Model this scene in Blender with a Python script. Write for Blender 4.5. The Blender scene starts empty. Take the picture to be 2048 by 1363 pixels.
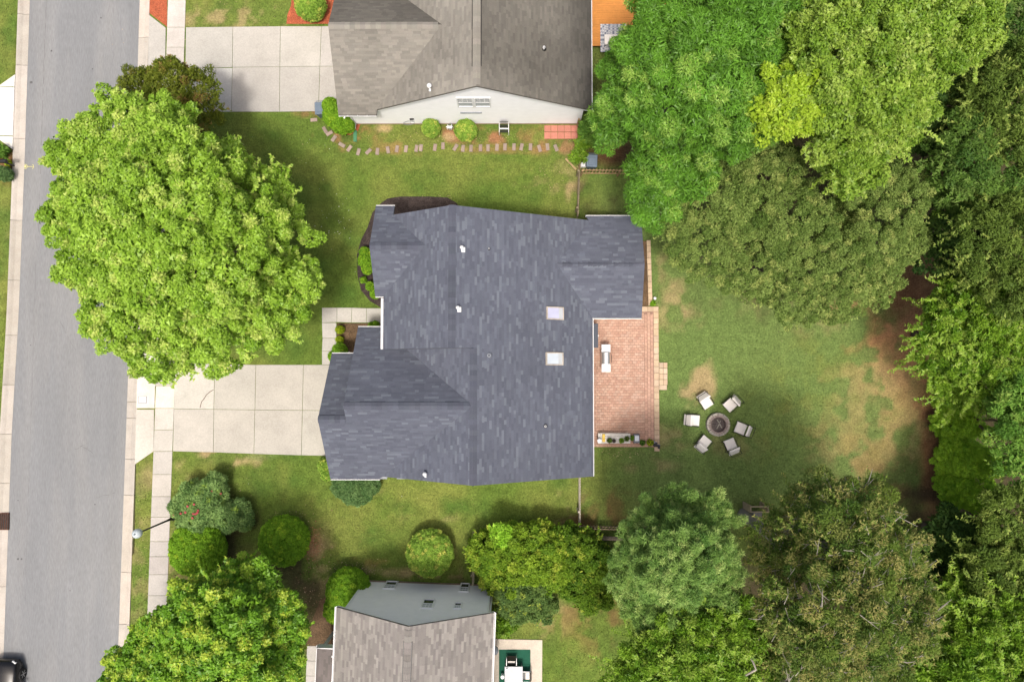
import bpy, math, random
import numpy as np
from mathutils import Vector, Matrix, Euler

random.seed(7)
RNG = np.random.default_rng(11)
SC = bpy.context.scene
COL = SC.collection

# ------------------------------------------------------------------ camera
FPX, CAMH = 1500.0, 45.0
TILT, ROLL = math.atan(60.5 / FPX), math.atan(6 / FPX)
cam_d = bpy.data.cameras.new('camera')
cam = bpy.data.objects.new('camera', cam_d)
COL.objects.link(cam)
cam.location = (0, 0, CAMH)
RM = Matrix.Rotation(ROLL, 3, 'Y') @ Matrix.Rotation(TILT, 3, 'X')
cam.rotation_euler = RM.to_euler()
cam_d.sensor_width = 36.0
cam_d.lens = FPX / 2048 * 36.0
cam_d.clip_start = 0.5
cam_d.clip_end = 2000
SC.camera = cam

# ------------------------------------------------------------------ sky, sun, exposure
SUN_EL, SUN_AZ = math.radians(73), math.radians(186)      # azimuth from +Y, clockwise: light comes from the bottom of the picture
w = bpy.data.worlds.new('World'); SC.world = w; w.use_nodes = True
nt = w.node_tree; nt.nodes.clear()
sky = nt.nodes.new('ShaderNodeTexSky'); sky.sky_type = 'NISHITA'; sky.sun_disc = False
sky.sun_elevation = SUN_EL; sky.sun_rotation = SUN_AZ
sky.air_density = 1.0; sky.dust_density = 10.0; sky.ozone_density = 1.0
bg = nt.nodes.new('ShaderNodeBackground'); bg.inputs[1].default_value = 0.14
wo = nt.nodes.new('ShaderNodeOutputWorld')
nt.links.new(sky.outputs[0], bg.inputs[0]); nt.links.new(bg.outputs[0], wo.inputs[0])
sd = bpy.data.lights.new('sun', 'SUN'); sd.energy = 2.4; sd.angle = math.radians(7); sd.color = (1.0, 0.955, 0.89)
sun = bpy.data.objects.new('sun', sd); COL.objects.link(sun)
sdir = Vector((math.sin(SUN_AZ) * math.cos(SUN_EL), math.cos(SUN_AZ) * math.cos(SUN_EL), math.sin(SUN_EL)))
sun.rotation_euler = sdir.to_track_quat('Z', 'Y').to_euler(); sun.location = (0, -20, 60)
SC.view_settings.view_transform = 'Standard'; SC.view_settings.look = 'None'
SC.view_settings.gamma = 1; SC.view_settings.use_curve_mapping = False
SC.view_settings.exposure = 0.18
SC.cycles.max_bounces = 6; SC.cycles.diffuse_bounces = 3; SC.cycles.transmission_bounces = 3; SC.cycles.transparent_max_bounces = 6

# ------------------------------------------------------------------ helpers
def ray(px, py):
    d = RM @ Vector(((px - 1024) / FPX, (681.5 - py) / FPX, -1.0))
    return d
def P(px, py, z=0.0):
    """point at height z seen at photograph pixel (px, py)"""
    d = ray(px, py); k = (CAMH - z) / -d.z
    return Vector((d.x * k, d.y * k, z))
def PX(px, py, z=0.0):
    p = P(px, py, z); return (p.x, p.y)
def on_wall(px, py, p0, p1):
    """point where the sight line meets the vertical plane through p0-p1; returns (distance along, z)"""
    d = ray(px, py); o = Vector((0, 0, CAMH))
    a = Vector((p0[0], p0[1], 0)); e = Vector((p1[0] - p0[0], p1[1] - p0[1], 0)); L = e.length; e /= L
    n = Vector((-e.y, e.x, 0)); k = (a - o).dot(n) / d.dot(n); q = o + d * k
    return (q - a).dot(e), q.z

def tag(o, label=None, cat=None, group=None, kind=None):
    if label: o['label'] = label
    if cat: o['category'] = cat
    if group: o['group'] = group
    if kind: o['kind'] = kind
    return o
def empty(name, loc=(0, 0, 0), rz=0.0, parent=None):
    o = bpy.data.objects.new(name, None); COL.objects.link(o)
    o.location = loc; o.rotation_euler = (0, 0, rz); o.empty_display_size = 0.2
    if parent: o.parent = parent
    return o

class MB:
    def __init__(s): s.v = []; s.f = []; s.c = []; s.m = []
    def add(s, vs, fs, col=None, mi=0):
        b = len(s.v); s.v += [tuple(p) for p in vs]
        for f in fs:
            s.f.append(tuple(b + i for i in f)); s.m.append(mi)
        s.c += [col if col else (1, 1, 1)] * len(vs)
    def box(s, x0, x1, y0, y1, z0, z1, col=None, mi=0):
        vs = [(x0, y0, z0), (x1, y0, z0), (x1, y1, z0), (x0, y1, z0), (x0, y0, z1), (x1, y0, z1), (x1, y1, z1), (x0, y1, z1)]
        s.add(vs, [(3, 2, 1, 0), (4, 5, 6, 7), (0, 1, 5, 4), (1, 2, 6, 5), (2, 3, 7, 6), (3, 0, 4, 7)], col, mi)
    def obox(s, M, sx, sy, sz, col=None, mi=0, bev=0.0):
        """box of full size sx,sy,sz centred on matrix M, top edges chamfered by bev"""
        hx, hy, hz = sx / 2, sy / 2, sz / 2; b = min(bev, hx * .8, hy * .8, hz * .8)
        if b <= 0:
            vs = [(-hx, -hy, -hz), (hx, -hy, -hz), (hx, hy, -hz), (-hx, hy, -hz), (-hx, -hy, hz), (hx, -hy, hz), (hx, hy, hz), (-hx, hy, hz)]
            fs = [(3, 2, 1, 0), (4, 5, 6, 7), (0, 1, 5, 4), (1, 2, 6, 5), (2, 3, 7, 6), (3, 0, 4, 7)]
        else:
            vs = []
            for z, q in ((-hz, 0), (hz - b, 0), (hz, b)):
                vs += [(-hx + q, -hy + q, z), (hx - q, -hy + q, z), (hx - q, hy - q, z), (-hx + q, hy - q, z)]
            fs = [(3, 2, 1, 0), (8, 9, 10, 11)]
            for k in (0, 4):
                for i in range(4):
                    j = (i + 1) % 4; fs.append((k + i, k + j, k + 4 + j, k + 4 + i))
        s.add([M @ Vector(p) for p in vs], fs, col, mi)
    def prism(s, poly, z0, z1, col=None, mi=0, zt=None):
        """poly: plan outline (any winding); z1 may be a function of (x, y)"""
        n = len(poly)
        A = sum(poly[i][0] * poly[(i + 1) % n][1] - poly[(i + 1) % n][0] * poly[i][1] for i in range(n))
        if A < 0: poly = poly[::-1]
        f0 = z0 if callable(z0) else (lambda x, y: z0); f1 = z1 if callable(z1) else (lambda x, y: z1)
        vs = [(p[0], p[1], f0(p[0], p[1])) for p in poly] + [(p[0], p[1], f1(p[0], p[1])) for p in poly]
        fs = [tuple(range(n - 1, -1, -1)), tuple(range(n, 2 * n))] + [(i, (i + 1) % n, n + (i + 1) % n, n + i) for i in range(n)]
        s.add(vs, fs, col, mi)
    def tube(s, pts, rads, seg=7, col=None, cap=True, mi=0):
        pts = [Vector(p) for p in pts]; n = len(pts)
        if not hasattr(rads, '__len__'): rads = [rads] * n
        vs = []; u = None
        for i in range(n):
            d = (pts[min(i + 1, n - 1)] - pts[max(i - 1, 0)])
            d = d.normalized() if d.length > 1e-9 else Vector((0, 0, 1))
            if u is None:
                u = d.orthogonal().normalized()
            else:
                u = (u - d * u.dot(d)); u = u.normalized() if u.length > 1e-6 else d.orthogonal().normalized()
            v = d.cross(u)
            for k in range(seg):
                a = 2 * math.pi * k / seg
                vs.append(pts[i] + (u * math.cos(a) + v * math.sin(a)) * rads[i])
        fs = [(i * seg + k, i * seg + (k + 1) % seg, (i + 1) * seg + (k + 1) % seg, (i + 1) * seg + k) for i in range(n - 1) for k in range(seg)]
        if cap:
            fs.append(tuple(range(seg - 1, -1, -1))); fs.append(tuple((n - 1) * seg + k for k in range(seg)))
        s.add(vs, fs, col, mi)
    def lathe(s, c, prof, seg=20, col=None, mi=0, M=None):
        """prof: list of (radius, z) from bottom to top about the vertical axis through c"""
        vs = []
        for r, z in prof:
            for k in range(seg):
                a = 2 * math.pi * k / seg; q = Vector((r * math.cos(a), r * math.sin(a), z))
                if M is not None: q = M @ q
                vs.append(Vector(c) + q)
        n = len(prof)
        fs = [(i * seg + k, i * seg + (k + 1) % seg, (i + 1) * seg + (k + 1) % seg, (i + 1) * seg + k) for i in range(n - 1) for k in range(seg)]
        fs.append(tuple(range(seg - 1, -1, -1))); fs.append(tuple((n - 1) * seg + k for k in range(seg)))
        s.add(vs, fs, col, mi)
    def mesh(s, name):
        me = bpy.data.meshes.new(name); me.from_pydata(s.v, [], s.f)
        if any(c != (1, 1, 1) for c in s.c):
            a = me.color_attributes.new('Col', 'FLOAT_COLOR', 'POINT')
            arr = np.ones((len(s.v), 4), np.float32); arr[:, :3] = np.array(s.c, np.float32); a.data.foreach_set('color', arr.ravel())
        if any(s.m): me.polygons.foreach_set('material_index', s.m)
        me.update(); return me
    def build(s, name, mat, parent=None, smooth=False, kind=None, label=None):
        me = s.mesh(name)
        for m in (mat if isinstance(mat, (list, tuple)) else [mat]): me.materials.append(m)
        if smooth: me.polygons.foreach_set('use_smooth', [True] * len(me.polygons))
        o = bpy.data.objects.new(name, me); COL.objects.link(o)
        if parent: o.parent = parent
        if kind: o['kind'] = kind
        if label: o['label'] = label
        return o

def T(x, y, z, rz=0, rx=0, ry=0):
    return Matrix.Translation((x, y, z)) @ Euler((rx, ry, rz)).to_matrix().to_4x4()

def pm(name, base, rough=0.8, var=0.25, scale=6.0, var2=0.0, scale2=60.0, bump=0.0, bscale=80.0, attr=False, metal=0.0, spec=0.3,
       transl=0.0, tint=None, tint_amt=0.0, tint_scale=1.5, coat=0.0, stretch=None):
    m = bpy.data.materials.new(name); m.use_nodes = True; t = m.node_tree; N = t.nodes; L = t.links; N.clear()
    out = N.new('ShaderNodeOutputMaterial'); b = N.new('ShaderNodeBsdfPrincipled')
    b.inputs['Roughness'].default_value = rough; b.inputs['Metallic'].default_value = metal
    b.inputs['Specular IOR Level'].default_value = spec; b.inputs['Coat Weight'].default_value = coat
    tc = N.new('ShaderNodeTexCoord'); src = tc.outputs['Object']
    if stretch:
        mp = N.new('ShaderNodeMapping'); mp.inputs['Scale'].default_value = stretch; L.new(src, mp.inputs[0]); src = mp.outputs[0]
    def noise(sc, det=3.0, ro=0.6):
        n = N.new('ShaderNodeTexNoise'); n.inputs['Scale'].default_value = sc; n.inputs['Detail'].default_value = det
        n.inputs['Roughness'].default_value = ro; L.new(src, n.inputs['Vector']); return n.outputs['Fac']
    def mul(colsock, fac, amt):
        mr = N.new('ShaderNodeMapRange'); mr.inputs[1].default_value = 0.3; mr.inputs[2].default_value = 0.7
        mr.inputs[3].default_value = 1 - amt; mr.inputs[4].default_value = 1 + amt; L.new(fac, mr.inputs[0])
        vm = N.new('ShaderNodeVectorMath'); vm.operation = 'SCALE'; L.new(colsock, vm.inputs[0]); L.new(mr.outputs[0], vm.inputs[3]); return vm.outputs[0]
    if attr:
        a = N.new('ShaderNodeAttribute'); a.attribute_name = 'Col'; c = a.outputs['Color']
        if base is not None:
            vm = N.new('ShaderNodeVectorMath'); vm.operation = 'MULTIPLY'; L.new(c, vm.inputs[0]); vm.inputs[1].default_value = base; c = vm.outputs[0]
    else:
        r = N.new('ShaderNodeRGB'); r.outputs[0].default_value = (*base, 1); c = r.outputs[0]
    if tint:
        mx = N.new('ShaderNodeMix'); mx.data_type = 'RGBA'; mr = N.new('ShaderNodeMapRange'); mr.inputs[1].default_value = .45; mr.inputs[2].default_value = .7
        mr.inputs[4].default_value = tint_amt; L.new(noise(tint_scale, 4), mr.inputs[0]); L.new(mr.outputs[0], mx.inputs[0])
        L.new(c, mx.inputs[6]); mx.inputs[7].default_value = (*tint, 1); c = mx.outputs[2]
    if var: c = mul(c, noise(scale, 4), var)
    if var2: c = mul(c, noise(scale2, 2), var2)
    L.new(c, b.inputs['Base Color'])
    if bump:
        bp = N.new('ShaderNodeBump'); bp.inputs['Strength'].default_value = min(1, bump * 10); bp.inputs['Distance'].default_value = 0.02
        L.new(noise(bscale, 3), bp.inputs['Height']); L.new(bp.outputs[0], b.inputs['Normal'])
    if transl:
        tr = N.new('ShaderNodeBsdfTranslucent'); L.new(c, tr.inputs[0]); ms = N.new('ShaderNodeMixShader'); ms.inputs[0].default_value = transl
        L.new(b.outputs[0], ms.inputs[1]); L.new(tr.outputs[0], ms.inputs[2]); L.new(ms.outputs[0], out.inputs[0])
    else:
        L.new(b.outputs[0], out.inputs[0])
    return m

M = dict(
    asphalt=pm('asphalt', (.192, .199, .206), .9, .06, .9, .12, 24, .05, 60, tint=(.26, .258, .25), tint_amt=.5, tint_scale=.5, stretch=(1, .12, 1)),
    gutter=pm('kerb_concrete', (.44, .405, .36), .9, .10, .8, .08, 14, .03, 50, attr=True, tint=(.36, .31, .25), tint_amt=.3, tint_scale=2.5),
    concrete=pm('concrete', None, .9, .07, .5, .09, 13, .03, 60, attr=True, tint=(.30, .285, .25), tint_amt=.32, tint_scale=.8),
    lawn=pm('lawn_grass', None, .95, .20, 2.2, .28, 10, .08, 40, attr=True, spec=.1),
    terrain=pm('woodland_soil', (.06, .085, .025), .95, .3, .5, .3, 5, .05, 20),
    mulch=pm('dark_mulch', (.055, .042, .038), .95, .3, 3, .5, 24, .1, 50, spec=.1),
    pine=pm('red_mulch', (.36, .10, .05), .95, .2, 3, .45, 22, .1, 50, spec=.1),
    brownmulch=pm('brown_mulch', (.13, .085, .05), .95, .3, 3, .45, 20, .1, 50, spec=.1),
    shingle=pm('slate_shingle', None, .9, .05, 1.0, .12, 45, .02, 120, attr=True, spec=.2),
    roofdeck=pm('roof_felt', (.095, .105, .13), .9, .1),
    ndeck=pm('roof_felt_brown', (.12, .11, .10), .9, .1),
    white=pm('white_trim', (.82, .83, .84), .5, .03, 3),
    vinyl=pm('white_siding', (.88, .89, .91), .55, .03, 2),
    greyvinyl=pm('pale_grey_siding', (.87, .865, .885), .55, .03, 2),
    found=pm('foundation', (.33, .24, .19), .9, .15, 4, .15, 30),
    glass=pm('window_glass', (.035, .045, .05), .08, .1, 2, spec=.6),
    skyglass=pm('skylight_glass', (.50, .56, .62), .08, .1, 1, spec=.7),
    blind=pm('blinds', (.42, .45, .47), .6, .05),
    darkblind=pm('dark_grey_blinds', (.20, .22, .24), .4, .05),  # darker grey for the gable window panes
    sandbed=pm('jointing_sand', (.27, .17, .13), .95, .2, 8),
    slateflash=pm('slate_flashing', (.16, .175, .21), .7, .1),
    door=pm('door_paint', (.55, .54, .5), .5, .05),
    paver=pm('paver', None, .9, .10, 2, .16, 40, .04, 80, attr=True),
    tan=pm('tan_block', None, .9, .10, 3, .12, 30, .04, 60, attr=True),
    redtile=pm('red_tile', None, .85, .1, 2, .15, 25, .03, 60, attr=True),
    deckwood=pm('deck_stain', None, .7, .08, 3, .10, 30, .02, 40, attr=True),
    wood=pm('weathered_wood', None, .85, .2, 3, .2, 30, .03, 60, attr=True),
    bark=pm('bark', (.13, .10, .075), .9, .3, 4, .3, 25, .08, 30),
    greybark=pm('grey_bark', (.27, .25, .21), .9, .2, 4, .2, 25, .05, 30),
    cushion=pm('cream_cushion', (.80, .76, .71), .9, .04, 6),
    dmetal=pm('dark_metal', (.03, .03, .03), .4, .1, 8, metal=.6),
    silver=pm('brushed_steel', (.62, .63, .64), .3, .05, 8, metal=.7),
    greyplastic=pm('blue_grey_plastic', (.13, .17, .22), .5, .08, 3),
    lampmetal=pm('black_lamp_paint', (.02, .022, .022), .4, .1, 5),
    globe=pm('frosted_globe', (.47, .53, .56), .35, .05, 4),
    pit=pm('pit_stone', None, .9, .2, 6, .2, 40, .06, 60, attr=True),
    brickpit=pm('pit_lining', (.20, .15, .13), .9, .3, 9, .3, 30),
    ash=pm('ash', (.11, .09, .085), .95, .5, 12, .4, 40, .1, 40),
    carpaint=pm('black_car_paint', (.008, .008, .009), .25, .0, 3, coat=.25, spec=.3),
    carglass=pm('car_glass', (.01, .012, .014), .05, .0, 3, spec=.8),
    tyre=pm('tyre_rubber', (.02, .02, .02), .85, .1),
    rim=pm('alloy', (.35, .35, .36), .3, .05, metal=.9),
    redlens=pm('red_lens', (.25, .02, .02), .15, .05),
    yellowpaint=pm('yellow_marking', (.62, .58, .20), .8, .15, 20),
    rug=pm('patterned_rug', None, .95, .1, 10, attr=True),
    greenrug=pm('green_carpet', (.015, .09, .055), .95, .1, 3, .1, 40),
    greymetal=pm('grey_metal', (.22, .24, .27), .5, .1),
    vent=pm('vent_white', (.75, .76, .77), .4, .05),
    hole=pm('rust_iron', (.09, .04, .025), .9, .4, 12),
    yellowfab=pm('yellow_plastic', (.75, .52, .10), .6, .1),
    terracotta=pm('clay_pot', (.23, .13, .08), .8, .15),
    greypot=pm('grey_pot', (.16, .17, .16), .7, .1),
    bluewhite=pm('pale_plastic', (.62, .66, .70), .5, .05),
    brownstone=pm('path_stone', None, .9, .12, 5, .15, 40, .04, 60, attr=True),
    greentop=pm('garden_hose_green', (.06, .20, .10), .6, .1),
)

def cjit(c, a=.1):
    k = 1 + random.uniform(-a, a); return tuple(x * k * (1 + random.uniform(-a * .15, a * .15)) for x in c)

# ------------------------------------------------------------------ ground
terr = MB(); terr.add([(-400, -400, -.5), (400, -400, -.5), (400, 400, -.5), (-400, 400, -.5)], [(0, 1, 2, 3)])
terr.build('ground', M['terrain'], kind='structure')

ROAD_L = [(57.4, 0), (45.8, 352), (34.5, 640), (21, 868), (5.5, 1290)]     # left edge of the asphalt
ROAD_R = [(279, 0), (262, 560), (257, 714), (252, 852), (236, 1292)]
def ext(pts):
    """world polyline through pixel points, continued past both ends"""
    w_ = [P(*p) for p in pts]
    d0 = (w_[0] - w_[1]).normalized(); d1 = (w_[-1] - w_[-2]).normalized()
    return [w_[0] + d0 * 40] + w_ + [w_[-1] + d1 * 40]
RL, RR = ext(ROAD_L), ext(ROAD_R)
def xat(pl, y):
    for a, b in zip(pl, pl[1:]):
        if b.y <= y <= a.y: return a.x + (b.x - a.x) * (a.y - y) / (a.y - b.y)
    return pl[0].x if y > pl[0].y else pl[-1].x

def inpoly(X, Y, poly):
    r = np.zeros(X.shape, bool); n = len(poly)
    for i in range(n):
        x0, y0 = poly[i]; x1, y1 = poly[(i + 1) % n]
        c = ((y0 > Y) != (y1 > Y)) & (X < (x1 - x0) * (Y - y0) / ((y1 - y0) or 1e-9) + x0); r ^= c
    return r
def smooth_noise(X, Y, s, seed):
    """value noise on world coordinates with cell size s"""
    g = np.random.default_rng(seed).random((256, 256))
    u, v = X / s + 91.3, Y / s + 77.1; i, j = np.floor(u).astype(int), np.floor(v).astype(int); a, b = u - i, v - j
    a = a * a * (3 - 2 * a); b = b * b * (3 - 2 * b)
    q = lambda ii, jj: g[ii % 256, jj % 256]
    return (q(i, j) * (1 - a) + q(i + 1, j) * a) * (1 - b) + (q(i, j + 1) * (1 - a) + q(i + 1, j + 1) * a) * b
def fbm(X, Y, s, seed): return sum(smooth_noise(X, Y, s / 2 ** k, seed + k) / 2 ** (k + 1) for k in range(4)) / .9375

GRASS = np.array((.104, .158, .028)); LUSH = np.array((.068, .126, .022)); SAGE = np.array((.130, .19, .056))
DRY = np.array((.34, .25, .13)); CLAY = np.array((.31, .155, .078)); SOIL = np.array((.050, .038, .022)); YEL = np.array((.17, .195, .045))  # SOIL is darkened to put shade into the gaps between crowns
def lawn_colour(X, Y):
    """X, Y arrays -> colour array: what grows there, with shade put into the dark ground tones"""
    n1, n2, n3, n4 = fbm(X, Y, 3.0, 1), fbm(X, Y, .8, 9), fbm(X, Y, 1.6, 21), fbm(X, Y, .9, 33)
    c = GRASS + (YEL - GRASS) * np.clip((n1 - .4) * 2.5, 0, 1)[..., None]
    c = c + (LUSH - c) * np.clip((.48 - n3) * 3, 0, .9)[..., None]
    back = 1 / (1 + np.exp(-(X - 5.5) * 1.2)); south = 1 / (1 + np.exp((Y + 9) * 1.2))
    c = c + (SAGE - c) * (back * (1 - south) * .85)[..., None]
    def patch(px, py, rx, ry, col, amt, rough=1.0, ang=0):
        nonlocal c
        q = P(px, py); ux, uy = X - q.x, Y - q.y; ca, sa = math.cos(ang), math.sin(ang)
        ux, uy = ux * ca + uy * sa, -ux * sa + uy * ca
        d = np.sqrt((ux / (rx / 33.3)) ** 2 + (uy / (ry / 33.3)) ** 2) + (n2 - .5) * 1.3 * rough + (n3 - .5) * .8 * rough
        a = np.clip((1.2 - d) * 1.3, 0, 1) * amt * (1 if amt > .79 else np.clip((n4 - .42) * 9, .08, 1.3)); a = np.clip(a, 0, 1); c = c + (col - c) * a[..., None]
    for a in PATCHES: patch(*a)
    return c
PATCHES = [
    # red clay along the woods and the right-hand yard edge
    (1845, 650, 60, 200, CLAY * 1.5, .9, .9), (1775, 700, 80, 80, CLAY * 1.6, .65), (1800, 740, 60, 120, CLAY * 1.6, .79, 1.2), (1745, 780, 90, 70, DRY, .45), (1700, 620, 60, 25, CLAY, .4), (1760, 760, 80, 50, DRY, .3), (1700, 830, 100, 60, DRY, .35),
    (1720, 900, 110, 50, DRY, .35), (1862, 900, 26, 220, CLAY * .85, .95, .4), (1740, 920, 60, 60, CLAY, .3), (1800, 590, 90, 60, CLAY * .7, .8),
    (1820, 860, 40, 60, DRY, .4), (1650, 640, 60, 30, DRY, .25), (1750, 1000, 90, 60, CLAY * .7, .35),
    # thin grass by the fire pit and patio
    (1408, 762, 26, 34, DRY * 1.1, .85), (1380, 785, 20, 22, DRY, .6), (1396, 815, 18, 24, DRY, .7), (1350, 880, 30, 30, DRY, .3), (1345, 600, 25, 50, DRY, .5),
    (1340, 640, 60, 20, DRY, .3), (1440, 890, 70, 25, DRY, .2), (1530, 600, 80, 30, DRY, .25), (1334, 545, 30, 40, DRY, .4), (1290, 880, 60, 25, DRY, .2),
    (1310, 930, 60, 18, DRY, .3), (1700, 800, 200, 120, YEL, .35),
    # strip in front of the white gable wall
    (930, 272, 230, 18, CLAY * .85, .75), (1130, 285, 60, 40, CLAY * .8, .6), (800, 290, 90, 20, CLAY, .35), (640, 225, 50, 14, CLAY * .9, .6), (770, 258, 20, 10, DRY * 1.1, .9),
    (900, 275, 12, 8, DRY * 1.2, .8), (1140, 330, 40, 50, DRY, .35), (1098, 335, 20, 10, DRY, .6), (1135, 380, 10, 30, DRY, .55), (1100, 372, 60, 16, DRY, .4), (960, 300, 260, 8, CLAY, .35),
    (700, 262, 30, 22, CLAY, .6), (960, 340, 200, 24, YEL, .35),
    # front lawns
    (500, 30, 140, 30, DRY, .5, 1.6), (450, 920, 80, 16, DRY * 1.1, .75), (415, 905, 50, 8, DRY, .5), (520, 910, 60, 12, SAGE, .5), (390, 1150, 60, 50, DRY, .35),
    (270, 1150, 40, 160, DRY, .3, 1.4), (285, 960, 20, 40, DRY, .25), (628, 1090, 16, 40, CLAY, .7), (640, 1130, 30, 90, DRY, .4), (705, 1125, 60, 12, CLAY, .5), (720, 1140, 60, 12, DRY, .4),
    (900, 1145, 120, 12, DRY, .5), (700, 1030, 160, 40, YEL, .5), (1140, 1010, 30, 40, DRY, .35), (880, 1035, 60, 12, DRY, .25), (940, 1100, 40, 60, DRY, .2), (760, 985, 16, 10, DRY, .7), (745, 988, 10, 8, DRY, .7),
    (565, 1140, 80, 40, SOIL, .8), (450, 1090, 60, 60, SOIL, .8), (640, 1230, 50, 80, SOIL * 1.3, .85), (470, 1030, 60, 60, SOIL, .35), (430, 1050, 30, 40, SOIL, .8), (370, 960, 30, 20, DRY, .2), (350, 1110, 30, 50, DRY, .35),
    (15, 330, 30, 40, CLAY * .5, .95, .3), (10, 420, 30, 40, DRY, .3),
    # bare ground under and behind things, shade put into its darkened colours
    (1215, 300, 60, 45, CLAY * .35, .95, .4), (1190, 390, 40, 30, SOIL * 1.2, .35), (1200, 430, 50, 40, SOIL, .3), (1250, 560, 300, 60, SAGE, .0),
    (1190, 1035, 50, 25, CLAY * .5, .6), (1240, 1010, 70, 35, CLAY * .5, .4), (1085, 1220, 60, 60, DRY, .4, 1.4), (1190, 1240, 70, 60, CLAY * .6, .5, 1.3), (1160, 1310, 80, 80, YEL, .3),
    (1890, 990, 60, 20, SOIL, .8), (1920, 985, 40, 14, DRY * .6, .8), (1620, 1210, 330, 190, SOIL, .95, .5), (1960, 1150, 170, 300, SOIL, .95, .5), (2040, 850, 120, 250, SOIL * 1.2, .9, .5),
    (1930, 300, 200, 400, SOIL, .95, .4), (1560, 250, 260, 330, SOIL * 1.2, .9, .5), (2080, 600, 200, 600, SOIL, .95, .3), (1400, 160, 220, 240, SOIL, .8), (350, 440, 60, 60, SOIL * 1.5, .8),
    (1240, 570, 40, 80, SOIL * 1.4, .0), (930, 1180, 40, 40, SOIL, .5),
]
gx = np.arange(-36, 38.01, .15); gy = np.arange(-24, 28.01, .15)
X, Y = np.meshgrid(gx, gy); Z = (fbm(X, Y, .5, 5) - .5) * .015 - .004
rl = np.array([xat(RL, y) for y in gy])[:, None]; rr = np.array([xat(RR, y) for y in gy])[:, None]
Z = np.where((X > rl - .62) & (X < rr + .62), -.3, Z)
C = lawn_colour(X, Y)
def grid_object(name, X, Y, Z, C, mat):
    h, w_ = X.shape; vs = np.stack([X, Y, Z], -1).reshape(-1, 3)
    i = np.arange(h * w_).reshape(h, w_); q = np.stack([i[:-1, :-1], i[:-1, 1:], i[1:, 1:], i[1:, :-1]], -1).reshape(-1, 4)
    me = bpy.data.meshes.new(name); fill_mesh(me, vs, q, C.reshape(-1, 3)); me.materials.append(mat)
    me.polygons.foreach_set('use_smooth', np.ones(len(q), bool))
    o = bpy.data.objects.new(name, me); COL.objects.link(o); return o
def fill_mesh(me, vs, q, cols=None):
    k = q.shape[1]
    me.vertices.add(len(vs)); me.vertices.foreach_set('co', vs.astype(np.float32).ravel())
    me.loops.add(q.size); me.loops.foreach_set('vertex_index', q.astype(np.int32).ravel())
    me.polygons.add(len(q)); me.polygons.foreach_set('loop_start', np.arange(0, q.size, k, dtype=np.int32))
    me.update(calc_edges=True)
    if cols is not None:
        a = me.color_attributes.new('Col', 'FLOAT_COLOR', 'POINT'); arr = np.ones((len(vs), 4), np.float32); arr[:, :3] = cols
        a.data.foreach_set('color', arr.ravel())
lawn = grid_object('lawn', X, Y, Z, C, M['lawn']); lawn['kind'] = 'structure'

# short grass blades standing in the lawn: uncountable
def grass_blades():
    n = 230000
    x = RNG.uniform(-31.5, 31, n); y = RNG.uniform(-19, 23.5, n)
    rl_ = np.interp(y, [p.y for p in RL[::-1]], [p.x for p in RL[::-1]]); rr_ = np.interp(y, [p.y for p in RR[::-1]], [p.x for p in RR[::-1]])
    keep = ~((x > rl_ - .75) & (x < rr_ + .75))
    for pl in HARD:
        keep &= ~inpoly(x, y, pl)
    x, y = x[keep], y[keep]
    c = lawn_colour(x[None], y[None])[0]
    green = c[:, 1] > c[:, 0] * .98
    x, y, c = x[green], y[green], c[green]; n = len(x)
    a = RNG.uniform(0, 6.283, n); h = RNG.uniform(.02, .05, n); wd = RNG.uniform(.02, .05, n); ln = RNG.uniform(-.05, .05, (n, 2))
    p0 = np.stack([x - np.cos(a) * wd, y - np.sin(a) * wd, np.zeros(n) - .005], -1); p1 = np.stack([x + np.cos(a) * wd, y + np.sin(a) * wd, np.zeros(n) - .005], -1)
    p2 = np.stack([x + ln[:, 0], y + ln[:, 1], h], -1)
    vs = np.stack([p0, p1, p2], 1).reshape(-1, 3); q = np.arange(3 * n).reshape(-1, 3)
    cc = c * RNG.uniform(.75, 1.35, n)[:, None]; cc = np.repeat(cc, 3, 0)
    me = bpy.data.meshes.new('grass'); fill_mesh(me, vs, q, cc); me.materials.append(M['blade'])
    o = bpy.data.objects.new('grass', me); COL.objects.link(o); tag(o, 'short mown grass growing all over the lawns', 'grass', kind='stuff')
M['blade'] = pm('grass_blade', None, .7, 0, attr=True, spec=.2, transl=.25)
HARD = []           # plan outlines of paved areas, no grass there

# ------------------------------------------------------------------ road, kerbs, pavements, drives
b = MB(); pl = [(p.x, p.y) for p in RL] + [(p.x, p.y) for p in RR[::-1]]
n = len(pl); b.add([(x, y, -.075) for x, y in pl], [tuple(range(n))]); b.build('road', M['asphalt'], kind='structure')
def kerb(name, line, side, joints, cols):
    """gutter pan and rolled kerb cast in lengths; each length is a part"""
    k = empty(name); k['kind'] = 'structure'
    ys = [30] + [P(*j).y for j in joints] + [-26]
    for i, (y0, y1) in enumerate(zip(ys, ys[1:])):
        m = MB(); n = max(2, int((y0 - y1) / 1.5) + 1); g = .012
        prof = [(-.02, -.16), (-.02, -.068), (.33, -.055), (.42, -.01), (.52, .03), (.64, .035), (.64, -.16)]
        vs = []
        for t_ in range(n):
            y = y0 - g + (y1 + g - (y0 - g)) * t_ / (n - 1); x = xat(line, y)
            vs += [(x + side * a, y, z) for a, z in prof]
        q = len(prof)
        fs = [(t_ * q + j, t_ * q + (j + 1) % q, (t_ + 1) * q + (j + 1) % q, (t_ + 1) * q + j) for t_ in range(n - 1) for j in range(q)]
        if side > 0: fs = [f[::-1] for f in fs]
        fs += [tuple(range(q)), tuple(range((n - 1) * q, n * q))]
        c = random.choice(cols); m.add(vs, fs, cjit(c, .05)); m.build('kerb_stone', M['gutter'], k)
    return k
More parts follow.
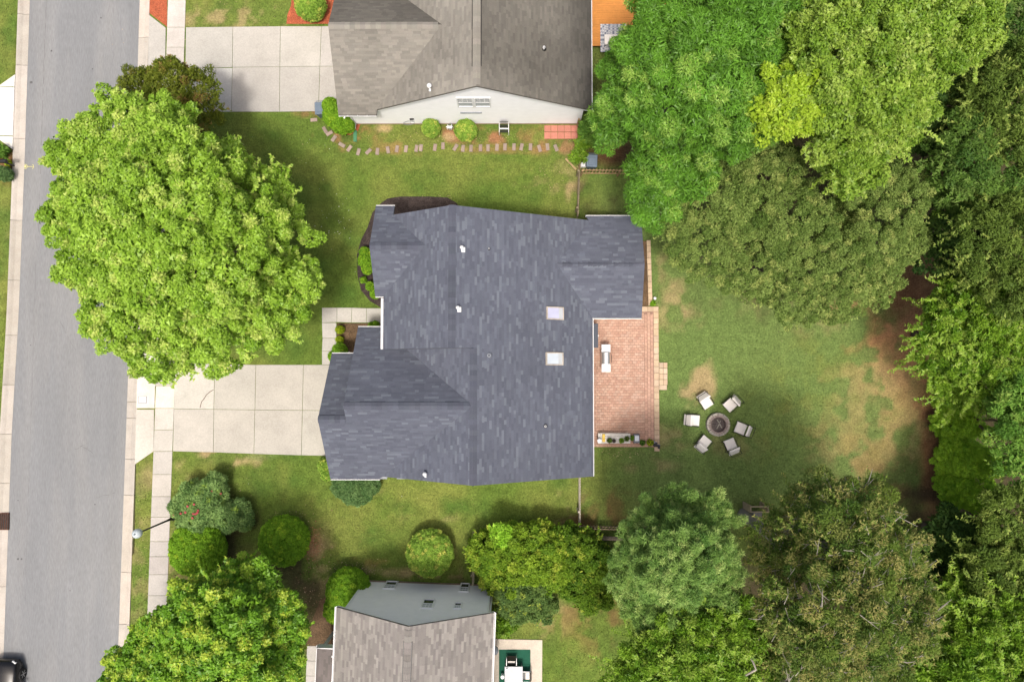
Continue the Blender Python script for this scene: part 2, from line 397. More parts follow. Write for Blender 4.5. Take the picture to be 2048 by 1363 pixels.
kerb('kerb', RR, 1, [(290, 75), (285, 190), (280, 300), (270, 560), (262, 640), (258, 803), (256, 836), (252, 918), (249, 990), (245, 1144), (240, 1248)], [(1, 1, 1), (1.08, 1.05, 1.02), (.93, .93, .93)])
kerb('kerb', RL, -1, [(50, 28), (47, 130), (40, 277), (33, 440), (25, 560), (20, 670), (20, 769), (15, 868), (10, 966), (8, 1058), (5, 1173)], [(1, 1, 1), (.9, .9, .88), (.8, .79, .76)])

CONC = (.42, .40, .355)
def slabs(parent, quads, base=CONC, z=.028, gap=.012, mat='concrete', jit=.06, name='slab'):
    """quads: lists of pixel corners, or (corners, colour)"""
    for q in quads:
        col = base
        if len(q) == 2 and isinstance(q[1], tuple) and len(q[1]) == 3: q, col = q
        w_ = [P(*p) for p in q]; c = sum(w_, Vector()) / len(w_)
        pts = []
        for p in w_:
            d = c - p; pts.append((p.x + math.copysign(min(gap, abs(d.x)), d.x), p.y + math.copysign(min(gap, abs(d.y)), d.y)))
        HARD.append([(p.x, p.y) for p in w_])
        cc = cjit(col, jit); m = MB(); m.prism(pts, -.12, z + random.uniform(-.003, .003), cc)
        m.build(name, M[mat], parent)

# own driveway: columns of slabs, pixel x of joints at top and bottom
dw = empty('driveway'); dw['kind'] = 'structure'
slabs(dw, [
    ([(312, 715), (350, 718), (350, 775), (310, 772)], (.40, .38, .33)), ([(350, 720), (430, 728), (428, 818), (348, 817)], (.46, .44, .39)),
    [(430, 728), (512, 729), (510, 819), (428, 818)], [(512, 729), (607, 729), (605, 820), (510, 819)], [(607, 729), (700, 729), (700, 821), (605, 820)],
    [(348, 817), (428, 818), (427, 904), (346, 902)], [(428, 818), (510, 819), (508, 907), (427, 904)], [(510, 819), (605, 820), (603, 910), (508, 907)], [(605, 820), (700, 821), (700, 912), (603, 910)]],
    (.43, .405, .36))
ap = empty('driveway_apron'); ap['kind'] = 'structure'
slabs(ap, [([(276, 700), (312, 715), (310, 816), (273, 816)], (.62, .58, .51)), ([(273, 818), (309, 818), (308, 902), (270, 928)], (.50, .47, .42))], z=.036)
# pavement (sidewalk) along the street
sw = empty('pavement'); sw['kind'] = 'structure'
S_ = [(772, (.62, .585, .50)), (816, (.47, .445, .40)), (859, (.48, .455, .41)), (902, (.47, .44, .40)), (948, (.45, .42, .38)), (992, (.43, .40, .36)), (1033, (.42, .39, .36)),
      (1082, (.40, .375, .35)), (1112, (.42, .39, .36)), (1148, (.43, .40, .37)), (1190, (.44, .41, .37)), (1226, (.44, .41, .37)), (1266, (.43, .4, .37)), (1306, (.43, .4, .37)), (1363, (.43, .4, .37)), (1420, (.43, .4, .37))]
sxl = lambda y: 312 - (y - 772) * 17 / 450; sxr = lambda y: 350 - (y - 772) * 16 / 450
slabs(sw, [([(sxl(a[0]), a[0]), (sxr(a[0]), a[0]), (sxr(b_[0]), b_[0]), (sxl(b_[0]), b_[0])], a[1]) for a, b_ in zip(S_, S_[1:])])
T_ = [-60, 0, 55, 95, 135, 175, 222]
tx = lambda y: 336 - y * .03; 
slabs(sw, [([(tx(a), a), (tx(a) + 36, a), (tx(b_) + 36, b_), (tx(b_), b_)], (.50, .47, .43)) for a, b_ in zip(T_, T_[1:])])
T_ = list(range(222, 790, 50)); sx2 = lambda y: 330 - (y - 222) * .034
slabs(sw, [([(sx2(a), a), (sx2(a) + 37, a), (sx2(min(b_, 715)) + 37, min(b_, 715)), (sx2(min(b_, 715)), min(b_, 715))], (.46, .43, .39)) for a, b_ in zip(T_, T_[1:]) if a < 715])
# neighbour driveway at the top
nd = empty('neighbour_driveway'); nd['kind'] = 'structure'
slabs(nd, [[(298, 30), (332, 56), (331, 135), (296, 135)], [(296, 136), (331, 136), (330, 200), (294, 222)],
           [(372, 55), (466, 54), (465, 135), (371, 137)], [(466, 54), (561, 53), (560, 134), (465, 135)], [(561, 53), (643, 53), (640, 133), (560, 134)], [(643, 53), (700, 53), (700, 133), (640, 133)],
           ([(371, 137), (432, 136), (431, 224), (370, 224)], (.44, .43, .40)), ([(432, 136), (465, 136), (463, 224), (431, 224)], (.44, .43, .40)), [(465, 135), (560, 134), (559, 224), (463, 224)], [(560, 134), (640, 133), (637, 223), (559, 224)], [(640, 133), (700, 133), (700, 222), (637, 223)]],
      (.42, .40, .365))
# drive across the street
ad = empty('opposite_driveway'); ad['kind'] = 'structure'
slabs(ad, [[(31, 149), (30, 174), (-30, 172), (0, 171)], [(30, 175), (27, 272), (-30, 270), (-30, 172)], [(27, 273), (26, 299), (0, 280), (-30, 271)], [(-30, 172), (-30, 270), (-160, 270), (-160, 172)]], (.70, .68, .63), z=.036)
# front walk of the main house
fw = empty('front_walk'); fw['kind'] = 'structure'
slabs(fw, [[(644, 615), (674, 615), (674, 644), (644, 645)], [(674, 615), (704, 615), (703, 645), (674, 644)], [(704, 615), (733, 616), (733, 645), (703, 645)], [(733, 616), (800, 616), (800, 646), (733, 645)],
           [(644, 645), (673, 645), (673, 676), (645, 676)], [(645, 676), (673, 676), (673, 702), (644, 702)], [(644, 702), (700, 702), (700, 729), (644, 729)]], (.46, .44, .40))
fs_ = empty('neighbour_walk'); fs_['kind'] = 'structure'
slabs(fs_, [[(614, 1290), (680, 1292), (680, 1322), (613, 1320)], [(613, 1320), (680, 1322), (680, 1352), (612, 1350)], [(612, 1350), (680, 1352), (680, 1400), (611, 1400)]], (.45, .43, .40))
# crack across a driveway slab, the water meter cover, storm drain, street mark
m = MB(); cr = [(427, 779), (420, 783), (413, 789), (408, 797), (403, 803), (400, 815)]
for a, c in zip(cr, cr[1:]):
    p, q = P(a[0], a[1], .033), P(c[0], c[1], .033); d = (q - p).normalized(); nn = Vector((-d.y, d.x, 0)) * .018
    m.add([p + nn, p - nn, q - nn, q + nn], [(0, 1, 2, 3)])
m.build('crack', M['hole'], dw)
p = P(285, 799, .045); mt = empty('meter_cover', (p.x, p.y, .036)); tag(mt, 'pale rectangular utility cover set in the driveway apron', 'utility cover')
m = MB(); m.obox(T(0, 0, .008), .5, .42, .016, bev=.004); m.build('frame', M['greymetal'], mt); m = MB(); m.obox(T(0, 0, .02), .42, .34, .012, bev=.006); m.build('lid', M['vent'], mt)
p = P(8, 1042); dr = empty('storm_drain', (p.x, p.y, -.03)); tag(dr, 'rusty iron storm drain grate in the kerb across the street', 'storm drain')
m = MB(); m.box(-.3, .3, -.5, .5, 0, .05); m.build('basin', M['hole'], dr)
for i in range(5):
    m = MB(); m.box(-.26 + i * .12, -.2 + i * .12, -.45, .45, .05, .07); m.build('grate_bar', M['dmetal'], dr)
m = MB()
def ring(cx, cy, r, wdt, n=20, a0=0, a1=360):
    for i in range(n):
        a, c = math.radians(a0 + (a1 - a0) * i / n), math.radians(a0 + (a1 - a0) * (i + 1) / n)
        m.add([(cx + math.cos(t_) * q, cy + math.sin(t_) * q, -.069) for t_, q in ((a, r - wdt), (a, r + wdt), (c, r + wdt), (c, r - wdt))], [(0, 1, 2, 3)])
c0 = P(50.5, 333, -.07); ring(c0.x, c0.y, .13, .014); ring(c0.x, c0.y, .035, .035, 8)
m.box(c0.x + .13, c0.x + .50, c0.y - .013, c0.y + .013, -.0745, -.069); m.box(c0.x - .22, c0.x - .13, c0.y - .012, c0.y + .012, -.0745, -.069)
ring(c0.x + .36, c0.y, .15, .014, 10, -62, 62)
o = m.build('road_marking', M['yellowpaint']); tag(o, 'yellow sprayed circle-and-arrow utility mark at the road edge', 'road marking')

# hairline cracks, seams and spots in the asphalt
rd = random.Random(21); m = MB()
def crackline(x0, y0, x1, y1, wd=.012, wob=.06, n=26):
    a, c = P(x0, y0, -.07), P(x1, y1, -.07); d = (c - a).normalized(); nn = Vector((-d.y, d.x, 0)); pts = []
    o_ = 0
    for i in range(n + 1):
        o_ += rd.uniform(-wob, wob) * .5; o_ *= .9; pts.append(a.lerp(c, i / n) + nn * o_)
    for i in range(n):
        if rd.random() < .15: continue
        w1 = wd * rd.uniform(.4, 1.2); m.add([pts[i] + nn * w1, pts[i] - nn * w1, pts[i + 1] - nn * w1, pts[i + 1] + nn * w1], [(0, 1, 2, 3)])
crackline(93, -10, 76, 480, .010, .02, 60); crackline(72, 520, 50, 1200, .007, .02, 60)
crackline(160, 890, 186, 905, .012, .1, 10); crackline(150, 898, 178, 885, .010, .1, 10); crackline(190, 995, 230, 985, .01, .08, 12); crackline(120, 640, 150, 700, .008, .1, 14)
m.build('crack', pm('tar_crack', (.13, .13, .13), .9, .2, 8), kind='structure')
m = MB()
for x, y, r_ in ((36, 1117, .07), (43, 1117, .06), (103, 102, .07), (185, 138, .05), (62, 165, .09), (61, 690, .04), (190, 1008, .05), (36, 1000, .04), (202, 36, .05), (140, 1180, .04)):
    q = P(x, y, -.069); m.add([(q.x + math.cos(t_) * r_ * rd.uniform(.7, 1.2), q.y + math.sin(t_) * r_ * rd.uniform(.7, 1.2), -.0695) for t_ in np.linspace(0, 6.28, 10)[:-1]], [tuple(range(9))])
m.build('oil_spot', pm('oil_spot', (.10, .10, .10), .8, .2, 8), kind='structure')
# dead leaves, straw and petals lying on the lawns: uncountable
def litter():
    r = np.random.default_rng(77); vs = []; cs = []
    def sc(px, py, rx, ry, n, col, size, flat=.012):
        c0 = P(px, py); x = r.normal(c0.x, rx / 33.3 / 1.6, n); y = r.normal(c0.y, ry / 33.3 / 1.6, n); a = r.uniform(0, 6.28, n); sz = size * r.uniform(.5, 1.3, n)
        for i in range(n):
            if any(inpoly(np.array([x[i]]), np.array([y[i]]), pl)[0] for pl in HARD): continue
            for k in range(3):
                t_ = a[i] + k * 2.1; vs.append((x[i] + math.cos(t_) * sz[i], y[i] + math.sin(t_) * sz[i] * .8, flat + (.02 if k == 0 else 0))); cs.append(np.array(col) * r.uniform(.7, 1.3))
    RED, TANL, WH = (.42, .17, .10), (.45, .33, .20), (.8, .8, .78)
    sc(628, 1085, 12, 34, 110, RED, .045); sc(630, 1100, 20, 40, 60, TANL, .04); sc(570, 1032, 50, 12, 60, TANL, .035); sc(705, 1135, 50, 12, 90, TANL, .04); sc(640, 1240, 40, 60, 160, TANL, .04); sc(610, 1180, 40, 60, 100, (.2, .12, .07), .05)
    sc(668, 440, 28, 34, 34, WH, .028); sc(640, 330, 60, 60, 14, WH, .022); sc(820, 480, 300, 120, 20, WH, .02); sc(760, 1010, 200, 60, 12, WH, .02); sc(470, 1020, 40, 50, 60, TANL, .03)
    sc(860, 396, 60, 4, 60, TANL, .03); sc(1750, 980, 120, 60, 80, (.25, .15, .08), .05); sc(1560, 760, 160, 160, 40, (.10, .13, .05), .05); sc(1120, 340, 40, 40, 60, TANL, .035); sc(930, 275, 200, 16, 160, TANL, .03); sc(1240, 905, 60, 14, 60, TANL, .035)
    sc(450, 60, 160, 50, 120, TANL, .03); sc(1500, 700, 300, 200, 260, (.30, .26, .14), .03); sc(700, 300, 300, 80, 200, (.30, .28, .12), .03); sc(800, 1050, 300, 60, 200, (.28, .24, .10), .03); sc(280, 1120, 20, 160, 120, TANL, .03)
    v = np.array(vs); me = bpy.data.meshes.new('leaf_litter'); fill_mesh(me, v, np.arange(len(v)).reshape(-1, 3), np.array(cs)); me.materials.append(M['blade'])
    o = bpy.data.objects.new('leaf_litter', me); COL.objects.link(o); tag(o, 'dry leaves and pale petals scattered over the lawns and beds', 'leaf litter', kind='stuff')

# ------------------------------------------------------------------ planting beds
def bed(name, pts, mat, z=.02, label=None):
    w_ = [PX(*p) for p in pts]; HARD.append(w_)
    m = MB(); m.prism(w_, -.05, z); o = m.build(name, M[mat]); o['kind'] = 'structure'; return o
bed('mulch_bed', [(760, 408), (775, 397), (800, 393), (860, 393), (895, 395), (912, 405), (925, 420), (930, 470), (800, 480), (790, 640), (764, 616), (740, 602), (722, 580), (715, 550), (714, 510), (722, 480), (735, 455), (745, 425)], 'mulch')
bed('entrance_bed', [(674, 646), (780, 646), (780, 740), (700, 729), (700, 702), (674, 702)], 'brownmulch')
bed('red_mulch_bed', [(573, 48), (575, 30), (582, 12), (585, -20), (690, -20), (690, 48)], 'pine')
bed('red_mulch_strip', [(296, 24), (297, -40), (335, -40), (334, 54)], 'pine')
bed('corner_bed', [(656, 215), (690, 215), (722, 246), (716, 262), (700, 270), (675, 266), (655, 240)], 'pine', .015)
bed('side_bed', [(612, 1270), (640, 1200), (655, 1190), (690, 1210), (690, 1290), (614, 1290)], 'brownmulch')

# ------------------------------------------------------------------ roofs
def clip(poly, nx, ny, c):
    out = []
    for i in range(len(poly)):
        a, b_ = poly[i], poly[(i + 1) % len(poly)]
        da, db = a[0] * nx + a[1] * ny - c, b_[0] * nx + b_[1] * ny - c
        if da <= 0: out.append(a)
        if (da < 0 < db) or (db < 0 < da):
            t_ = da / (da - db); out.append((a[0] + (b_[0] - a[0]) * t_, a[1] + (b_[1] - a[1]) * t_))
    return out
def slope(parent, poly, zf, mat, deck, palette, up, weights=None, stain_tone=None, tabmin=.18, tabmax=.55, course=.143, inner=None):
    """one roof plane: a felted deck with dimensional shingles laid in courses on it.
    poly: plan outline, zf(x,y): height, up: plan direction of the rise ('x+','x-','y+','y-')"""
    d = MB(); d.prism(poly, lambda x, y: zf(x, y) - .16, lambda x, y: zf(x, y) - .004); dk = d.build('roof_slope', deck, parent)
    ax = 0 if up[0] == 'x' else 1; sg = 1 if up[1] == '+' else -1
    g = abs(zf(1, 1) - zf(0, 1)) if ax == 0 else abs(zf(1, 1) - zf(1, 0)); run = course / math.sqrt(1 + g * g)
    # coordinates: v = up the slope (plan), u = along the eave
    q = [((p[1 - ax]), sg * p[ax]) for p in poly]
    v0, v1 = min(p[1] for p in q), max(p[1] for p in q)
    s = MB(); k = 0
    while v0 + k * run < v1:
        va, vb = v0 + k * run - .0, v0 + (k + 1) * run + .004
        strip = clip(clip(q, 0, 1, vb), 0, -1, -va)
        if len(strip) >= 3:
            u0, u1 = min(p[0] for p in strip), max(p[0] for p in strip); u = u0 - random.uniform(0, .6)
            while u < u1:
                wd = random.uniform(tabmin, tabmax)
                cell = clip(clip(strip, 1, 0, u + wd), -1, 0, -u)
                if len(cell) >= 3:
                    c = random.choices(palette, weights)[0]; hi = random.choice((0, 0, .007))
                    cx, cy = sum(p[0] for p in cell) / len(cell), sum(p[1] for p in cell) / len(cell)
                    wx, wy = (sg * cy, cx) if ax == 0 else (cx, sg * cy)
                    f = stain_tone(wx, wy) if stain_tone else 1.0
                    c = cjit(tuple(x * f for x in c), .04)
                    top = []; bot = []
                    for pu, pv in cell:
                        x, y = (sg * pv, pu) if ax == 0 else (pu, sg * pv)
                        lift = .004 + hi + .010 * (1 - (pv - va) / (vb - va)); z = zf(x, y)
                        top.append((x, y, z + lift)); bot.append((x, y, z - .002))
                    nn = len(top); A = sum(top[i][0] * top[(i + 1) % nn][1] - top[(i + 1) % nn][0] * top[i][1] for i in range(nn))
                    if A < 0: top.reverse(); bot.reverse()
                    s.add(top + bot, [tuple(range(nn))] + [(i, nn + i, nn + (i + 1) % nn, (i + 1) % nn) for i in range(nn)], c)
                u += wd
        k += 1
    s.build('shingle', mat, dk, kind='stuff')
    return dk
def capline(parent, p0, p1, deck_c, mat, wdt=.19, step=.28):
    """ridge cap shingles folded over the ridge"""
    p0, p1 = Vector(p0), Vector(p1); L = (p1 - p0).length; d = (p1 - p0) / L; sd_ = Vector((-d.y, d.x, 0)).normalized(); m = MB(); n = int(L / step)
    for i in range(n):
        a = p0 + d * (i * step); b_ = p0 + d * ((i + 1) * step + .03); c = cjit(random.choice(deck_c), .1); h0, h1 = Vector((0, 0, .022)), Vector((0, 0, .038)); dr_ = Vector((0, 0, -wdt * .55))
        m.add([a + sd_ * wdt + dr_ + h0, a + h0, a - sd_ * wdt + dr_ + h0, b_ + sd_ * wdt + dr_ + h1, b_ + h1, b_ - sd_ * wdt + dr_ + h1], [(0, 1, 4, 3), (1, 2, 5, 4), (3, 4, 5)], c)
    m.build('ridge_cap', mat, parent, kind='stuff')
def gutter(parent, p0, p1, z, out, mat='white', wdt=.095, brackets=True, step=.9):
    """open white eaves trough: back, bottom and lipped front, with hanger straps"""
    o = Vector((*out, 0)); p0, p1 = Vector((*p0, z)) - o * .03, Vector((*p1, z)) - o * .03; d = (p1 - p0); L = d.length; d /= L; m = MB()
    prof = [(0, 0), (0, -.13), (.05, -.13), (wdt, -.03), (wdt, -.005), (wdt - .028, -.005), (wdt - .028, -.02), (.045, -.12), (.012, -.12), (.012, 0)]
    vs = [p0 + o * a + Vector((0, 0, b_)) for a, b_ in prof] + [p1 + o * a + Vector((0, 0, b_)) for a, b_ in prof]; n = len(prof)
    m.add(vs, [(i, (i + 1) % n, n + (i + 1) % n, n + i) for i in range(n)] + [tuple(range(n)), tuple(range(n, 2 * n))]); 
    g = m.build('gutter', M[mat], parent)
    if brackets:
        for i in range(1, int(L / step) + 1):
            q = p0 + d * (i * L / (int(L / step) + 1)); s = MB(); s.tube([q + o * -.07 + Vector((0, 0, .03)), q + o * wdt + Vector((0, 0, .002))], .011, 4); s.build('hanger', M[mat], g)
def walls(parent, poly, z, mat, name='wall', th=.15):
    m = MB(); m.prism(poly, -.1, z); return m.build(name, mat, parent)
def sided_gable(parent, p0, p1, tops, mat, z0=.25, course=.115, name='wall'):
    """wall plane p0->p1 (outward normal to its right), tops = [(s,z)...] outline from s=0 to s=L; lap siding boards with real laps"""
    a = Vector((*p0, 0)); e = Vector((*p1, 0)) - a; L = e.length; e /= L; n = Vector((e.y, -e.x, 0))
    poly = [(0, z0), (L, z0)] + [(s_, z_) for s_, z_ in tops[::-1]]
    m = MB(); nn = len(poly)
    fr = [a + e * s_ + Vector((0, 0, z_)) for s_, z_ in poly]; bk = [p - n * .15 for p in fr]
    m.add(fr + bk, [tuple(range(nn)), tuple(range(2 * nn - 1, nn - 1, -1))] + [(i, nn + i, nn + (i + 1) % nn, (i + 1) % nn) for i in range(nn)])
    wl = m.build(name, mat, parent)
    s = MB(); zt = max(q[1] for q in tops); k = 0
    while z0 + k * course < zt:
        za, zb = z0 + k * course, z0 + (k + 1) * course; c = clip(clip(poly, 0, 1, zb), 0, -1, -za)
        if len(c) >= 3:
            v = [a + e * s_ + Vector((0, 0, z_)) + n * (.006 + .016 * (1 - (z_ - za) / course)) for s_, z_ in c]; w2 = [a + e * s_ + Vector((0, 0, z_)) for s_, z_ in c]; q = len(v)
            s.add(v + w2, [tuple(range(q))] + [(i, q + i, q + (i + 1) % q, (i + 1) % q) for i in range(q)])
        k += 1
    s.build('siding', mat, wl, kind='stuff'); return wl
def window(parent, p0, p1, s, z, wd, ht, rows=2, sash=True, grid=(3, 2), lower='glass', upper='blind'):
    a = Vector((*p0, 0)); e = (Vector((*p1, 0)) - a).normalized(); n = Vector((e.y, -e.x, 0))
    ang = math.atan2(e.y, e.x); base = a + e * s + Vector((0, 0, z)) + n * .03
    w_ = empty('window', base, ang, parent)
    def bar(x0, x1, z0, z1, y0, y1, nm, mat):
        m = MB(); m.box(x0, x1, y0, y1, z0, z1); return m.build(nm, mat, w_)
    # local: x along the wall, -y outward
    h = wd / 2
    m = MB()
    for x0, x1, z0, z1 in ((-h, h, 0, .07), (-h, h, ht - .07, ht), (-h, -h + .07, .07, ht - .07), (h - .07, h, .07, ht - .07)): m.box(x0, x1, -.05, .06, z0, z1)
    m.build('frame', M['white'], w_)
    bar(-h + .07, h - .07, ht / 2 - .03, ht / 2 + .03, -.035, .04, 'rail', M['white'])
    bar(-h + .07, h - .07, .07, ht / 2 - .03, -.005, .01, 'pane', M[lower]); bar(-h + .07, h - .07, ht / 2 + .03, ht - .07, -.012, .004, 'pane', M[upper])
    gx_, gz = grid; m = MB(); top0, top1 = ht / 2 + .03, ht - .07
    for i in range(1, gx_): x = -h + .07 + (wd - .14) * i / gx_; m.box(x - .012, x + .012, -.028, -.013, top0, top1)
    for j in range(1, gz): zz = top0 + (top1 - top0) * j / gz; m.box(-h + .07, h - .07, -.0285, -.0135, zz - .012, zz + .012)
    m.build('glazing_bar', M['white'], w_); return w_

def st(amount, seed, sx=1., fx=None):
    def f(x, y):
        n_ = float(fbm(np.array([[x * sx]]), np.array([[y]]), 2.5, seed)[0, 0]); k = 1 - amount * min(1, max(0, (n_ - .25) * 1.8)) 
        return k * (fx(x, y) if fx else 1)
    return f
SLATE = [(.098, .108, .140), (.091, .100, .131), (.105, .116, .149), (.113, .126, .160), (.136, .152, .186)]; SW = [5, 4, 4, 2.4, 1.6]
house = empty('house', (0, 0, 0)); tag(house, 'house with slate-blue shingle roof and two skylights, in the middle', 'house')
rs = lambda poly, zf, up: slope(house, poly, zf, M['shingle'], M['roofdeck'], SLATE, up, SW, st(.12, 77))
zR = lambda x, y: 2.9 + .53 * (4.35 - x)
zUL = lambda x, y: 4.1 + .706 * (x + 7.2)
zXB = lambda x, y: 4.1 + .704 * (y - 4.1)
zXT = lambda x, y: 4.1 + .704 * (9.07 - y)
zLL = lambda x, y: 2.9 + .638 * (x + 7.55)
zGT = lambda x, y: 2.9 + .81 * (2.47 - y)
zGB = lambda x, y: 2.9 + .816 * (y + 6.0)
zG2 = lambda x, y: 2.9 + .816 * (.98 - y)
zST = lambda x, y: 2.9 + .38 * (8.75 - y)
zSB = lambda x, y: 2.9 + .38 * (y - 3.0)
rs([(4.35, -5.85), (4.35, 3.0), (2.3, 5.875), (4.17, 8.5), (-3.22, 8.5), (-3.22, 1.2), (-2.15, 1.2), (-2.15, -5.85)], zR, 'x-')
rs([(-3.22, 8.5), (-3.22, 1.2), (-7.2, 1.2), (-7.2, 4.1), (-4.72, 6.585), (-6.62, 8.5)], zUL, 'x+')
rs([(-7.2, 4.1), (-7.65, 4.1), (-7.65, 6.585), (-4.72, 6.585)], zXB, 'y+')
rs([(-7.65, 9.07), (-6.62, 9.07), (-6.62, 8.5), (-4.72, 6.585), (-7.65, 6.585)], zXT, 'y-')
rs([(-2.15, -5.85), (-2.15, -1.78), (-7.36, -5.85)], zLL, 'x+')
rs([(-2.15, -1.78), (-2.15, 1.2), (-5.94, 1.2)], zLL, 'x+')
rs([(-8.83, 2.47), (-6.8, 2.47), (-6.8, 1.2), (-5.94, 1.2), (-2.15, -1.78), (-8.83, -1.78)], zGT, 'y-')
rs([(-10.3, .98), (-8.5, .98), (-8.5, -2.51), (-10.3, -2.51)], zG2, 'y-')
rs([(-10.3, -6.0), (-7.55, -6.0), (-7.36, -5.85), (-2.15, -1.78), (-8.83, -1.78), (-8.83, -2.51), (-10.3, -2.51)], zGB, 'y+')
rs([(7.12, 8.75), (4.0, 8.75), (4.17, 8.5), (2.3, 5.875), (7.12, 5.875)], zST, 'y-')
rs([(4.35, 3.0), (7.12, 3.0), (7.12, 5.875), (2.3, 5.875)], zSB, 'y+')
cs = [tuple(x * .82 for x in c) for c in SLATE[:3]]
for a, c in [((-3.22, 1.2, 6.91), (-3.22, 8.5, 6.91)), ((-2.15, -5.85, 6.345), (-2.15, 1.2, 6.345)), ((-7.65, 6.585, 5.85), (-4.72, 6.585, 5.85)), ((-8.83, -1.78, 6.34), (-2.3, -1.78, 6.34)),
             ((-10.3, -2.51, 5.75), (-8.83, -2.51, 5.75)), ((7.12, 5.875, 3.99), (2.3, 5.875, 3.99))]:
    capline(house, a, c, cs, M['shingle'])
gutter(house, (4.35, -5.85), (4.35, 3.0), 2.86, (1, 0)); gutter(house, (4.35, 3.0), (7.12, 3.0), 2.86, (0, -1)); gutter(house, (4.0, 8.75), (7.12, 8.75), 2.86, (0, 1))
gutter(house, (-7.2, 1.2), (-7.2, 4.0), 4.06, (-1, 0), wdt=.17, brackets=False); gutter(house, (-7.65, 4.1), (-7.2, 4.1), 4.06, (0, -1), step=.3); gutter(house, (-7.65, 9.07), (-6.62, 9.07), 4.06, (0, 1), brackets=False)
gutter(house, (-8.83, 2.47), (-7.2, 2.47), 2.86, (0, 1), step=.7); gutter(house, (-10.3, .98), (-8.85, .98), 2.86, (0, 1), step=.6); gutter(house, (-10.3, -6.0), (-7.55, -6.0), 2.86, (0, -1), step=.45)
# fascia boards on the gable rakes
def rake(pts, off, parent=house, mat='white', th=.04):
    m = MB(); n = len(pts); o = Vector((*off, 0)).normalized() * th
    a = [Vector(p) - o * 1.2 + Vector((0, 0, -.162)) for p in pts]; b_ = [p + Vector((0, 0, -.15)) for p in a]
    for i in range(n - 1):
        q = [a[i], a[i + 1], b_[i + 1], b_[i]]; r = [p + o for p in q]; m.add(q + r, [(0, 1, 2, 3), (7, 6, 5, 4), (0, 4, 5, 1), (1, 5, 6, 2), (2, 6, 7, 3), (3, 7, 4, 0)])
    m.build('fascia', M[mat], parent)
rake([(4.17, 8.5, 2.99), (-3.22, 8.5, 6.91), (-6.62, 8.5, 4.51)], (0, 1)); rake([(4.35, -5.85, 2.9), (-2.15, -5.85, 6.345), (-7.36, -5.85, 3.02)], (0, -1))
rake([(-7.65, 9.07, 4.1), (-7.65, 6.585, 5.85), (-7.65, 4.1, 4.1)], (-1, 0)); rake([(-8.83, 2.47, 2.9), (-8.83, -1.78, 6.34), (-8.83, -2.51, 5.75)], (-1, 0)); rake([(-10.3, .98, 2.9), (-10.3, -2.51, 5.75), (-10.3, -6, 2.9)], (-1, 0)); rake([(7.12, 8.75, 2.9), (7.12, 5.875, 3.99), (7.12, 3, 2.9)], (1, 0))
# walls below the eaves
def wallshell(parent, pts, mat, th=.15, name='wall'):
    """pts: outline with top heights (x, y, z); one wall mesh per side"""
    for i in range(len(pts)):
        p, q = pts[i], pts[(i + 1) % len(pts)]
        if p[2] is None: continue
        a, e = Vector((p[0], p[1], 0)), Vector((q[0] - p[0], q[1] - p[1], 0)); L = e.length; e /= L; n = Vector((-e.y, e.x, 0)) * th
        prof = p[3] if len(p) > 3 else []
        top = [(0, p[2])] + prof + [(L, q[2] if q[2] is not None else p[2])]
        v = [a + e * th * .02] + [a + e * (L - .003)] + [a + e * min(s_, L - .003) + Vector((0, 0, z_)) for s_, z_ in top[::-1]]
        m = MB(); k = len(v); m.add(v + [p_ + n for p_ in v], [tuple(range(k)), tuple(range(2 * k - 1, k - 1, -1))] + [(j, k + j, k + (j + 1) % k, (j + 1) % k) for j in range(k)]); m.build(name, mat, parent)
# counter-clockwise outline, inside of the eaves
wallshell(house, [(-9.9, -5.6, 2.7), (-7.0, -5.6, 2.7), (-7.0, -5.5, 2.7, [(4.85, 5.95)]), (3.95, -5.5, 2.7), (3.95, 3.4, 2.7), (6.75, 3.4, 2.7, [(2.475, 3.75)]), (6.75, 8.35, 2.7), (3.95, 8.35, 2.7),
                  (3.9, 8.15, 2.75, [(7.12, 6.5), (10.4, 4.2)]), (-7.2, 8.15, 3.9, [(1.57, 5.5)]), (-7.2, 4.4, 3.85), (-6.8, 4.4, 3.9), (-6.8, 2.1, 2.9), (-8.5, 2.1, 2.8), (-8.5, .6, 2.9), (-9.9, .6, 2.75, [(3.11, 5.2)])], M['vinyl'])
m = MB(); m.add([(-7.19, 1.194, 3.85), (-5.94, 1.194, 3.95), (-2.15, 1.194, 6.30), (-2.15, 1.194, 6.345), (-3.22, 1.194, 6.90), (-7.19, 1.194, 4.10)], [(0, 1, 2, 3, 4, 5)]); m.build('gable_wall', M['slateflash'], house)
m = MB(); m.add([(-8.5, 2.1, 2.8), (-8.5, .6, 2.9), (-8.5, -1.78, 6.1), (-8.5, -5.6, 2.9), (-8.5, -5.6, 2.7), (-8.5, 2.1, 2.7)], [(0, 1, 2, 3, 4, 5)]); m.build('gable_wall', M['vinyl'], house)
# garage door with panels, front door, side windows
g = empty('garage_door', (-9.93, -2.5, 0), 0, house)
for i in range(4):
    for j in range(4):
        m = MB(); m.obox(T(0, -1.8 + j * 1.2, .3 + i * .55) @ Matrix.Rotation(-math.pi / 2, 4, 'Y'), .53, 1.17, .06, bev=.02); m.build('panel', M['white'], g)
fd = empty('front_door', (-6.84, 3.2, 0), 0, house); m = MB(); m.box(-.05, 0, -.5, .5, 0, 2.1); m.build('leaf', M['door'], fd); m = MB(); m.obox(T(-.09, .38, 1.0), .06, .05, .05); m.build('handle', M['dmetal'], fd)
window(house, (4.02, 3.0), (4.02, -5), 2.4, .9, 1.4, 1.3); window(house, (4.02, 3.0), (4.02, -5), 6.3, .9, 1.4, 1.3); window(house, (-7.27, 4.5), (-7.27, 8.2), 1.8, .8, 1.6, 1.5)
